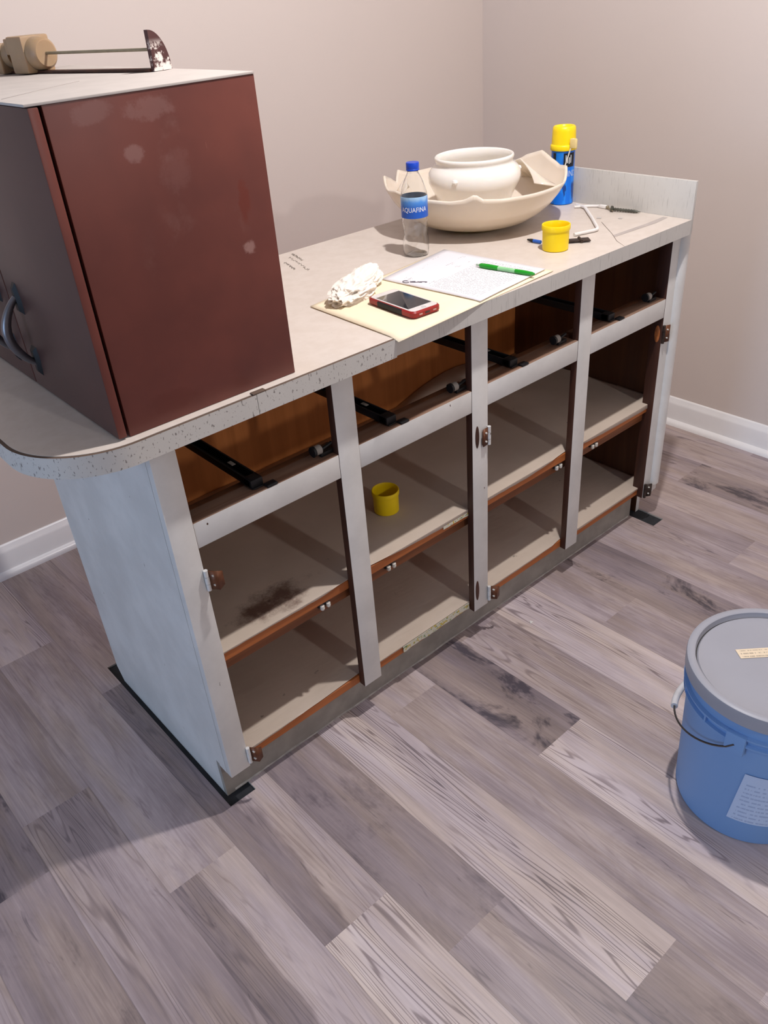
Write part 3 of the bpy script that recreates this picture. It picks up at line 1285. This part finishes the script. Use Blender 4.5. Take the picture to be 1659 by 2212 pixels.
def mat_pet():
    n = NT('clear_pet')
    n.color(n.mix(n.noise(n.coord(), 20, 2), (.97, .98, .98, 1), (.99, .99, .99, 1)))
    n.rough(.03)
    n.b.inputs['IOR'].default_value = 1.45
    n.b.inputs['Transmission Weight'].default_value = 1.0
    return n.m


bm = bm_new()
op = [(0, .006), (.010, .005), (.018, .0015), (.024, .000), (.0285, .003), (.0305, .010), (.0312, .022), (.0300, .034), (.0278, .046), (.0272, .056), (.0280, .066), (.0300, .076), (.0305, .080), (.0298, .083), (.0307, .086),
      (.0307, .128), (.0300, .131), (.0307, .134), (.0300, .142), (.0270, .154), (.0225, .166), (.0175, .176), (.0140, .183), (.0128, .187), (.0128, .190)]
ip = [(max(r - .0007, 0), z + (.0008 if r > .0001 and z < .012 else 0)) for r, z in op][::-1]
ip[-1] = (0, .0068)
lathe(bm, op + ip, 40)
# pressed flutes in the lower half
for v in bm.verts:
    r = math.hypot(v.co.x, v.co.y)
    if r > .015 and v.co.z < .082:
        a = math.atan2(v.co.y, v.co.x)
        k = 1 + .045 * math.cos(a * 5 + v.co.z * 75) * math.sin(min(1, v.co.z / .08) * PI)
        if v.co.z < .012:
            k = 1 + .03 * math.cos(a * 5)
        v.co.x *= k
        v.co.y *= k
body = obj('bottle_body', bm, mat_pet(), bt, 0)
for p in body.data.polygons:
    p.use_smooth = True
bm = bm_new()
lathe(bm, [(.0140, .1895), (.0152, .190), (.0152, .1925), (.0148, .193), (.0150, .1935), (.0150, .205), (.0142, .2065), (0, .2065)], 36)
obj('cap', bm, plain('blue_cap', (24, 70, 190), .35), bt)


def mat_label():
    n = NT('blue_bottle_label')
    v = n.coord()
    z = n.sep(v)[2]
    g = n.ramp(z, .106, .130)
    base = n.mix(g, srgb(24, 88, 190), srgb(84, 150, 224))
    pk = n.math('ADD', z, n.math('MULTIPLY', n.noise(n.coord('Object', (1, 1, .2)), 60, 3), .02))
    base = n.mix(n.ramp(pk, .134, .145), base, srgb(160, 200, 236))
    n.color(base)
    n.rough(.3)
    return n.m


bm = bm_new()
lathe(bm, [(.0310, .089), (.0313, .0892), (.0313, .1352), (.0309, .1356)], 40)
lathe(bm, [(.0308, .1354), (.03085, .109), (.0309, .0892)], 40, 1)
lb = obj('label', bm, [mat_label(), plain('pale_label_back', (176, 200, 230), .5)], bt, 30)
t = wrap_text('AQUAFINA', .0150, .0316, TOCAM(bx_, by_) - .05, .108, .86)
obj('label_text', t, plain('white_print', (236, 240, 246), .4), lb, 0)

# ------------------------------------------------------------------ foam can
fx, fy = 1.488, .363
fc = thing('spray_foam_can', 'tall blue spray foam can with yellow cap at the back right of the worktop', 'can', (fx, fy, ZW))


def mat_can():
    n = NT('blue_can_print')
    v = n.coord()
    x, y, z = n.sep(v)
    f = n.noise(n.coord('Object', (30, 30, 10)), 1.0, 3)
    base = n.mix(n.ramp(f, .45, .55), srgb(10, 112, 226), srgb(24, 136, 244))
    lowz = n.ramp(z, .050, .062)
    base = n.mix(n.math('MULTIPLY', n.math('SUBTRACT', 1.0, lowz), n.ramp(n.noise(n.coord('Object', (40, 40, 16)), 1.0, 3), .5, .6)), base, srgb(18, 62, 140))
    n.color(base)
    n.rough(.28)
    n.spec(.5)
    return n.m


bm = bm_new()
lathe(bm, [(0, .0), (.030, .0), (.0318, .0012), (.0322, .004), (.0315, .006), (.0315, .135), (.0322, .137), (.0318, .140), (.028, .146), (0, .148)], 40)
cn = obj('can_body', bm, mat_can(), fc, 40)
bm = bm_new()
prof = [(.0345, .1385), (.0352, .140), (.0352, .149), (.0338, .152), (.0322, .153), (.0310, .186), (.0300, .194), (.0270, .197), (.022, .1965), (.020, .193), (0, .193)]
lathe(bm, prof, 40)
for v in bm.verts:
    if .155 < v.co.z < .192:
        a = math.atan2(v.co.y, v.co.x)
        k = 1 + .008 * math.cos(a * 24)
        v.co.x *= k; v.co.y *= k
obj('cap', bm, M['yellow'], fc, 40)
ca = TOCAM(fx, fy)


def patch(bm, r, a0, a1, z0, z1, n_=10):
    lo, hi = [], []
    for i in range(n_ + 1):
        a = a0 + (a1 - a0) * i / n_
        lo.append(bm.verts.new((r * math.cos(a), r * math.sin(a), z0)))
        hi.append(bm.verts.new((r * math.cos(a), r * math.sin(a), z1)))
    for i in range(n_):
        bm.faces.new([lo[i], lo[i + 1], hi[i + 1], hi[i]])


bm = bm_new(); patch(bm, .0318, ca + .05, ca + 1.1, .098, .133)
bk = obj('black_panel', bm, plain('black_print', (20, 24, 34), .35), cn, 0)
bm = bm_new()
for q in range(4):
    patch(bm, .0320, ca + .22 + q * .15, ca + .22 + q * .15 + .07, .106 + .002 * (q % 2), .128 - .003 * (q % 3), 2)
obj('panel_print', bm, plain('white_can_print', (224, 228, 232), .4), bk, 0)
t = wrap_text('WIND', .022, .0319, ca + .62, .080, .7)
obj('can_text', t, plain('silver_can_print', (190, 206, 228), .4), cn, 0)
bm = bm_new(); patch(bm, .0318, ca - .95, ca - .62, .098, .133)
obj('black_panel', bm, plain('black_print_side', (30, 34, 44), .35), cn, 0)
# taped applicator straw and bag on the side of the can
dv = Vector((math.cos(ca + .55), math.sin(ca + .55), 0))
dw = Vector((math.cos(ca + .05), math.sin(ca + .05), 0))
bm = bm_new()
tube(bm, [dw * .036 + Vector((0, 0, .088)), dv * .0385 + Vector((0, 0, .150)), dv * .042 + Vector((.002, -.004, .170))], .0018, 8)
obj('straw', bm, plain('clear_white_straw', (226, 222, 214), .3), fc)
bm = bm_new()
box(bm, (-.006, -.010, -.012), (.006, .010, .012), .004)
for v in bm.verts:
    v.co = dv * .041 + Vector((v.co.x * .8 + .002, v.co.y - .004, v.co.z + .158))
obj('trigger', bm, plain('cream_trigger', (236, 214, 150), .4), fc)

# ------------------------------------------------------------------ yellow caps
def yellow_cap(label, loc):
    c = thing('yellow_cap', label, 'cap', loc, 0, 'empty yellow can caps')
    bm = bm_new()
    prof = [(0, .0), (.0285, .0), (.0300, .0012), (.0308, .044), (.0325, .0455), (.0330, .048), (.0330, .056), (.0322, .0575), (.0308, .0575), (.0300, .056), (.0292, .047), (.0284, .003), (.027, .0022), (0, .0022)]
    lathe(bm, prof, 48)
    o = obj('cup', bm, M['yellow'], c, 35)
    return c


c1 = yellow_cap('yellow plastic cap standing open on the middle shelf', (.606, .160, ZS + .0042))
c2 = c1.copy(); COL.objects.link(c2)
c2.location = (1.122, .092, ZW)
c2['label'] = 'yellow plastic cap on the worktop in front of the glass bowl'
for ch in list(c1.children):
    d = ch.copy(); COL.objects.link(d); d.parent = c2

# ------------------------------------------------------------------ folder, paper, pen, phone, tissue
def sheet(name, corners, z, mat, nx=14, ny=14, th=.0008, droop=None, wav=.0015, seed=0, edge=YFR):
    """corners: back-left, back-right, front-right, front-left (x,y)"""
    bm = bm_new()
    uvl = bm.loops.layers.uv.new('UVMap')
    c = [Vector(p) for p in corners]
    g = []
    for j in range(ny + 1):
        t = j / ny
        row = []
        for i in range(nx + 1):
            s = i / nx
            p = (c[0] * (1 - s) + c[1] * s) * (1 - t) + (c[3] * (1 - s) + c[2] * s) * t
            h = wav * (1 + mnoise.noise(Vector((p.x * 12 + seed, p.y * 12, seed))))
            zz = z + h
            if droop and p.y < edge + .012:
                zz -= (edge + .012 - p.y) ** 1.5 * droop
            v = bm.verts.new((p.x, p.y, zz))
            row.append((v, (s, 1 - t)))
        g.append(row)
    for a, b in zip(g, g[1:]):
        for i in range(nx):
            q = [a[i], b[i], b[i + 1], a[i + 1]]
            f = bm.faces.new([v for v, _ in q])
            f.smooth = True
            for lp, (_, uv) in zip(f.loops, q):
                lp[uvl].uv = uv
    o = obj(name, bm, mat, None, 0)
    md = o.modifiers.new('thick', 'SOLIDIFY')
    md.thickness = th
    md.offset = 1
    return o


o = sheet('manila_folder', [(.512, .240), (.962, .300), (.985, -.012), (.503, -.040)], ZW + .0006, M['manila'], 24, 24, .0012, 1.3, .0006, 3)
tag(o, 'cream manila folder under the phone and paper at the front of the worktop', 'folder')


def mat_paper():
    n = NT('printed_white_paper')
    uv = n.n.new('ShaderNodeUVMap').outputs[0]
    u, v, _ = n.sep(uv)
    rows = n.math('FRACT', n.math('MULTIPLY', v, 46))
    band = n.math('MULTIPLY', n.ramp(rows, .3, .4), n.math('SUBTRACT', 1.0, n.ramp(rows, .62, .72)))
    rowid = n.math('FLOOR', n.math('MULTIPLY', v, 46))
    words = n.noise(n.comb(n.math('MULTIPLY', u, 60), n.math('MULTIPLY', rowid, 7.7)), 1.0, 2)
    w = n.ramp(words, .44, .5)
    blk = n.noise(n.comb(n.math('MULTIPLY', u, 4), n.math('MULTIPLY', v, 10)), 1.0, 2)
    lower = n.math('SUBTRACT', 1.0, n.ramp(v, .52, .56))
    m = n.math('MULTIPLY', n.math('MULTIPLY', band, w), n.math('MAXIMUM', n.math('MULTIPLY', lower, .75), n.ramp(blk, .60, .64)))
    inside = n.math('MULTIPLY', n.math('MULTIPLY', n.ramp(u, .06, .07), n.math('SUBTRACT', 1.0, n.ramp(u, .92, .93))), n.math('MULTIPLY', n.ramp(v, .05, .06), n.math('SUBTRACT', 1.0, n.ramp(v, .94, .95))))
    n.color(n.mix(n.math('MULTIPLY', n.math('MULTIPLY', m, inside), .8), srgb(226, 223, 226), srgb(120, 116, 124)))
    n.rough(.75)
    return n.m


# page reads across: u runs from the left long edge to the right, v from the front to the back
pp = sheet('paper_sheet', [(.716, .246), (.955, .292), (.975, .002), (.740, -.024)], ZW + .0038, mat_paper(), 14, 14, .0016, 1.0, .0008, 6)
tag(pp, 'white printed paper lying on the folder beneath the green pen', 'paper')
bm = bm_new()
rr = random.Random(4)
for q in range(3):
    cx, cy = .731 + .010 * q, .185 - .016 * q
    tube(bm, [(cx + .006 * math.cos(a * .7 + q), cy + .008 * math.sin(a * .7), ZW + .0070) for a in range(9)], .0008, 4)
lg = obj('scrawled_mark', bm, plain('dark_ink', (110, 104, 112), .8), pp, 0)

PB = Vector((.898, .130)); PF = Vector((.919, -.014))
pd = PF - PB
pen = thing('pen', 'bright green ballpoint pen lying across the printed paper', 'pen', (PB.x, PB.y, ZW + .0115), math.atan2(pd.y, pd.x))
L_ = pd.length
gm_ = NT('green_clear_plastic')
gm_.color(gm_.mix(gm_.noise(gm_.coord(), 30, 2), srgb(20, 156, 30), srgb(34, 176, 44)))
gm_.rough(.3)
gm_.b.inputs['Transmission Weight'].default_value = .25
bm = bm_new(); tube(bm, [(.006, 0, 0), (.010, 0, 0), (.03, 0, 0), (.05, 0, 0), (.054, 0, 0)], [.0035, .0052, .0056, .0052, .0048], 16)
obj('grip', bm, gm_.m, pen)
bm = bm_new(); tube(bm, [(.0545, 0, 0), (.075, 0, 0), (.098, 0, 0)], [.0046, .0045, .0045], 16)
obj('barrel', bm, plain('pale_green_barrel', (148, 208, 150), .3), pen)
bm = bm_new(); tube(bm, [(.0985, 0, 0), (.12, 0, 0), (L_ - .006, 0, 0), (L_, 0, 0)], [.0046, .0047, .0040, .0022], 16)
obj('tip_section', bm, gm_.m, pen)
bm = bm_new(); tube(bm, [(-.003, 0, 0), (.0058, 0, 0)], [.0024, .0026], 12)
obj('plunger', bm, plain('pale_plunger', (170, 190, 168), .3), pen)

# phone: axes from its corners on the worktop
A_ = Vector((.595, .149)); B_ = Vector((.592, .005)); C_ = Vector((.660, .009)); D_ = Vector((.674, .163))
ctr = (A_ + B_ + C_ + D_) / 4
ld = ((B_ + C_) / 2 - (A_ + D_) / 2)
ph = thing('mobile_phone', 'white faced mobile phone in a red and black case lying on the folder', 'phone', (ctr.x - .004, ctr.y - .003, ZW + .0036), math.atan2(ld.y, ld.x))
pl, pw, pt = .147, .074, .0135


def rrect(l, w, r, n_=6):
    pts = []
    for cx, cy, a0 in ((l / 2 - r, w / 2 - r, 0), (-l / 2 + r, w / 2 - r, 90), (-l / 2 + r, -w / 2 + r, 180), (l / 2 - r, -w / 2 + r, 270)):
        for q in range(n_ + 1):
            a = math.radians(a0 + 90 * q / n_)
            pts.append((cx + r * math.cos(a), cy + r * math.sin(a)))
    return pts


def slab(bm, l, w, r, z0, z1, ch=.0015):
    P0, P1 = rrect(l, w, r), rrect(l - 2 * ch, w - 2 * ch, max(r - ch, .001))
    rings = [[bm.verts.new((x, y, z)) for x, y in pp_] for pp_, z in ((P1, z0), (P0, z0 + ch), (P0, z1 - ch), (P1, z1))]
    n_ = len(P0)
    for a, b in zip(rings, rings[1:]):
        for q in range(n_):
            bm.faces.new([a[q], a[(q + 1) % n_], b[(q + 1) % n_], b[q]])
    bm.faces.new(rings[0][::-1])
    bm.faces.new(rings[-1])


M['red'] = plain('red_case_plastic', (150, 34, 30), .35, .05)
bm = bm_new(); slab(bm, pl, pw, .012, 0, pt, .003); cs = obj('case', bm, M['red'], ph, 40)
bm = bm_new()
slab(bm, pl * .56, pw + .0012, .004, .0006, pt - .0012, .002)
o = obj('case_grip', bm, plain('black_rubber', (28, 28, 30), .6), cs, 40)
o['label'] = 'black rubber side grip'
bm = bm_new(); slab(bm, pl - .008, pw - .007, .010, pt - .003, pt + .0004, .0004); fc_ = obj('front_glass', bm, plain('white_phone_face', (214, 208, 204), .15), ph, 40)
bm = bm_new(); slab(bm, .102, .0595, .001, pt, pt + .0008, .0002)
scr = plain('black_screen', (34, 36, 40), .08, .02, 10, .5)
obj('screen', bm, scr, fc_, 40)
bm = bm_new(); tube(bm, [(.062, 0, pt + .0003), (.062, 0, pt + .0007)], .0055, 24); obj('home_button', bm, plain('home_button_grey', (190, 186, 182), .2), fc_)
bm = bm_new()
for y0, y1 in ((-.006, .006),):
    box(bm, (pl / 2 - .001, y0, .0045), (pl / 2 + .0004, y1, .0085), .0003)
obj('charging_port', bm, plain('port_dark', (66, 50, 48), .5), cs)
for y0 in (-.021, .0145):
    bm = bm_new()
    box(bm, (pl / 2 - .001, y0, .005), (pl / 2 + .0004, y0 + .008, .008), .0003)
    obj('speaker_slot', bm, plain('slot_silver', (190, 150, 144), .4), cs)

# crumpled tissue
bm = bm_new()
bmesh.ops.create_icosphere(bm, subdivisions=6, radius=1)
for v in bm.verts:
    d = v.co.normalized()
    r1 = 1 - abs(mnoise.noise(d * 1.7 + Vector((3, 1, 7)))) * .9
    r2 = 1 - abs(mnoise.noise(d * 4.1 + Vector((8, 2, 5)))) * .55
    r3 = 1 - abs(mnoise.noise(d * 9.0 + Vector((1, 9, 2)))) * .22
    v.co = d * (r1 * .55 + r2 * .35 + r3 * .25)
    v.co.x *= .094; v.co.y *= .040
    v.co.z = v.co.z * .025
    v.co.z += .012 * max(0, v.co.x / .09)
zmin = -.013
for v in bm.verts:
    v.co.z = max(v.co.z, zmin) - zmin
ts = obj('crumpled_tissue', bm, None or plain('white_tissue', (236, 228, 218), .9, .02, 40), None, 22)
ts.location = (.622, .222, ZW + .0022)
ts.rotation_euler = (0, 0, math.radians(24))
tag(ts, 'crumpled white tissue on the back corner of the folder', 'tissue')

# ------------------------------------------------------------------ small hardware on the right of the worktop
M['white_pl'] = plain('white_plastic_tube', (232, 228, 224), .4)
bm = bm_new()
tube(bm, [(1.475, .300, ZW + .004), (1.462, .262, ZW + .0045), (1.38, .178, ZW + .0045), (1.312, .112, ZW + .0045), (1.299, .104, ZW + .0045), (1.285, .106, ZW + .0042), (1.232, .122, ZW + .004)], .0042, 10)
o = obj('applicator_tube', bm, M['white_pl'], None); tag(o, 'bent white plastic applicator tube between foam can and yellow cap', 'tube')
bm = bm_new()
tube(bm, [(1.455, .292, ZW + .0035), (1.485, .262, ZW + .0035), (1.500, .236, ZW + .0035)], .0035, 8)
box(bm, (1.490, .216, ZW + .0003), (1.502, .240, ZW + .008), .002)
o = obj('nozzle_tube', bm, M['white_pl'], None); tag(o, 'short white plastic tube in front of the foam can', 'tube')


def screw(name, p, q, r, mat, label, cat='screw'):
    bm = bm_new()
    p, q = Vector(p), Vector(q)
    n_ = 22
    pts = [p + (q - p) * (i / n_) for i in range(n_ + 1)]
    rs = [r * (1.9 if i < 2 else (1.0 if i % 2 else .72)) * (1 if i < n_ - 3 else (n_ - i + .3) / 4) for i in range(n_ + 1)]
    tube(bm, pts, rs, 10)
    o = obj(name, bm, mat, None)
    return tag(o, label, cat)


M['steel_dark'] = plain('dull_steel', (92, 92, 84), .4, .15, 60, .5, .6)
screw('screw', (1.478, .190, ZW + .006), (1.498, .112, ZW + .004), .0045, M['steel_dark'], 'thick dark screw near the end splash')
screw('screw', (1.492, .212, ZW + .005), (1.470, .178, ZW + .003), .0026, plain('brass_screw_metal', (150, 138, 116), .4, .1, 60, .5, .5), 'small pale screw beside the thick dark one')
# blue driver bit
bit = thing('driver_bit', 'small blue and black driver bit left of the yellow cap on the worktop', 'drill bit', (1.135, .168, ZW + .0045), math.radians(-88))
bm = bm_new(); tube(bm, [(.0, 0, 0), (.022, 0, 0)], .0042, 6); obj('blue_sleeve', bm, plain('blue_bit_sleeve', (40, 96, 190), .4), bit)
bm = bm_new(); tube(bm, [(-.018, 0, .0), (-.006, 0, 0), (0, 0, 0)], [.0022, .004, .004], 6); obj('shank', bm, M['black'], bit)
# old hinge behind the yellow cap
hg = thing('loose_hinge', 'old brown butterfly hinge lying right of the yellow cap on the worktop', 'hinge', (1.205, .083, ZW + .0005), math.radians(-40))
bm = bm_new(); tube(bm, [(0, -.016, .004), (0, .016, .004)], .0036, 10); obj('barrel', bm, M['hinge_dark'], hg)
bm = bm_new(); box(bm, (-.034, -.012, .002), (-.002, .012, .0045), .0008); obj('leaf', bm, M['hinge_dark'], hg)
bm = bm_new(); box(bm, (.002, -.014, .002), (.022, .014, .0045), .0008); obj('leaf', bm, M['hinge_dark'], hg)
for (x, y, s, lab) in ((1.431, .128, .010, 'small grey plastic square in front of the screws'), (1.405, .175, .012, 'small pale plastic scrap behind the bent tube')):
    bm = bm_new(); box(bm, (-s / 2, -s / 2, 0), (s / 2, s / 2, .0016), .0004)
    o = obj('plastic_scrap', bm, plain('scrap_grey', (196, 190, 184), .6), None)
    o.location = (x, y, ZW); o.rotation_euler = (0, 0, .5)
    tag(o, lab, 'scrap')

# white paint chip on the floor
bm = bm_new(); prism(bm, [(-.006, -.004), (.007, -.003), (.002, .007)], 0, .0015)
o = obj('paint_chip', bm, M['chip'], None, 0); o.location = (.893, -.06, .0002)
tag(o, 'tiny white paint chip on the floor planks', 'chip')

# ------------------------------------------------------------------ bucket
bu = thing('paint_bucket', 'blue-grey plastic bucket with grey lid standing on the floor at right', 'bucket', (.795, -.715, 0))


def mat_bucket():
    n = NT('blue_grey_bucket_plastic')
    n.color(n.mix(n.noise(n.coord(), 5, 3), srgb(124, 164, 216), srgb(130, 170, 221)))
    n.rough(.5)
    n.spec(.3)
    n.b.inputs['Subsurface Weight'].default_value = .05
    n.b.inputs['Subsurface Radius'].default_value = (.01, .01, .012)
    return n.m


M['bucket'] = mat_bucket()
bm = bm_new()
prof = [(0, .004), (.120, .004), (.128, 0), (.134, .002), (.1365, .010), (.1455, .270), (.1460, .272), (.1530, .274), (.1535, .278), (.1470, .280), (.1475, .292), (.1550, .294), (.1555, .298), (.1480, .300), (.1485, .322), (.1530, .324), (.1535, .328), (.1495, .330), (.1498, .344), (0, .344)]
lathe(bm, prof, 80)
# vertical ribs between the top collars
for q in range(12):
    a = 2 * PI * q / 12 + .2
    t = bmesh.new()
    box(t, (.146, -.002, .275), (.1535, .002, .297))
    merge(bm, t, Matrix.Rotation(a, 4, 'Z'))
body = obj('bucket_body', bm, M['bucket'], bu, 35)
bm = bm_new()
prof = [(.1560, .326), (.1575, .328), (.1580, .352), (.1570, .3575), (.1530, .3595), (.1450, .3595), (.1425, .358), (.1415, .348), (.1405, .3465), (.1385, .3465), (.1375, .3485), (.1360, .3500), (0, .3505)]
lathe(bm, prof, 96)
lid = obj('lid', bm, plain('grey_lid_plastic', (164, 165, 174), .42, .03, 6), bu, 35)
# dark ring paints the shade in the lid groove; then the sticker
bm = bm_new()
lathe(bm, [(.1385, .3468), (.1412, .3468)], 96)
obj('groove_shade_ring', bm, plain('dark_groove_shade', (60, 58, 58), .7), lid, 0)


def mat_sticker(name, base, ink, lines=12):
    n = NT(name)
    v = n.coord()
    x, y, z = n.sep(v)
    uv = n.n.new('ShaderNodeUVMap').outputs[0]
    u, w, _ = n.sep(uv)
    rows = n.math('FRACT', n.math('MULTIPLY', w, lines))
    rid = n.math('FLOOR', n.math('MULTIPLY', w, lines))
    wd = n.ramp(n.noise(n.comb(n.math('MULTIPLY', u, 34), n.math('MULTIPLY', rid, 5.3)), 1.0, 2), .42, .5)
    m = n.math('MULTIPLY', n.math('MULTIPLY', n.ramp(rows, .3, .36), n.math('SUBTRACT', 1.0, n.ramp(rows, .66, .72))), wd)
    ins = n.math('MULTIPLY', n.math('MULTIPLY', n.ramp(u, .05, .06), n.math('SUBTRACT', 1.0, n.ramp(u, .94, .95))), n.math('SUBTRACT', 1.0, n.ramp(w, .84, .86)))
    n.color(n.mix(n.math('MULTIPLY', n.math('MULTIPLY', m, ins), .5), srgb(*base), srgb(*ink)))
    n.rough(.55)
    return n.m


def uvquadgrid(bm, fn, nx, ny):
    uvl = bm.loops.layers.uv.new('UVMap')
    g = [[(bm.verts.new(fn(i / nx, j / ny)), (i / nx, j / ny)) for i in range(nx + 1)] for j in range(ny + 1)]
    for a, b in zip(g, g[1:]):
        for i in range(nx):
            q = [a[i], a[i + 1], b[i + 1], b[i]]
            f = bm.faces.new([v for v, _ in q])
            for lp, (_, uv) in zip(f.loops, q):
                lp[uvl].uv = uv


bm = bm_new()
P0 = Vector((-.027, .054)); PX = Vector((.072, -.062)); PY = Vector((.015, .020))
uvquadgrid(bm, lambda u, v: (P0.x + PX.x * u + PY.x * v, P0.y + PX.y * u + PY.y * v, .3508 + .0004), 4, 2)
obj('lid_sticker', bm, mat_sticker('cream_sticker', (236, 218, 190), (60, 52, 50), 3), lid, 0)
a0 = math.radians(-169)
bm = bm_new()
uvquadgrid(bm, lambda u, v: ((.1372 + .0092 * (.064 + .138 * v) / .27 * 1.0 + .0006) * math.cos(a0 + u * 1.15 + v * .10), (.1372 + .0092 * (.064 + .138 * v) / .27 + .0006) * math.sin(a0 + u * 1.15 + v * .10), .064 + .138 * v), 20, 6)
obj('side_label', bm, mat_sticker('pale_bucket_label', (190, 210, 240), (120, 146, 190)), body, 0)
# ear and wire bail with white grip
ea = math.radians(186)
er = Vector((math.cos(ea), math.sin(ea), 0))
et = Vector((-er.y, er.x, 0))
bm = bm_new()
t = bmesh.new()
box(t, (.1445, -.018, .252), (.1575, .018, .300), .003)
merge(bm, t, Matrix.Rotation(ea, 4, 'Z'))
obj('handle_ear', bm, M['bucket'], body, 40)
bm = bm_new()
lp = []
ea2 = ea + PI
pts = []
for q in range(41):
    s = q / 40
    a = ea - s * PI
    # bail hangs down along the left side
    drop = math.sin(PI * s) ** .7 * .084
    r = .157 + .005 * math.sin(PI * s)
    pts.append((r * math.cos(a), r * math.sin(a), .276 - drop))
tube(bm, pts, .0020, 8)
obj('wire_bail', bm, plain('bail_wire', (96, 92, 90), .4, .1, 40, .5, .8), bu)
bm = bm_new()
tube(bm, [pts[i] for i in range(15, 27)], .0070, 14)
obj('bail_grip', bm, plain('white_grip', (214, 212, 212), .45), bu)
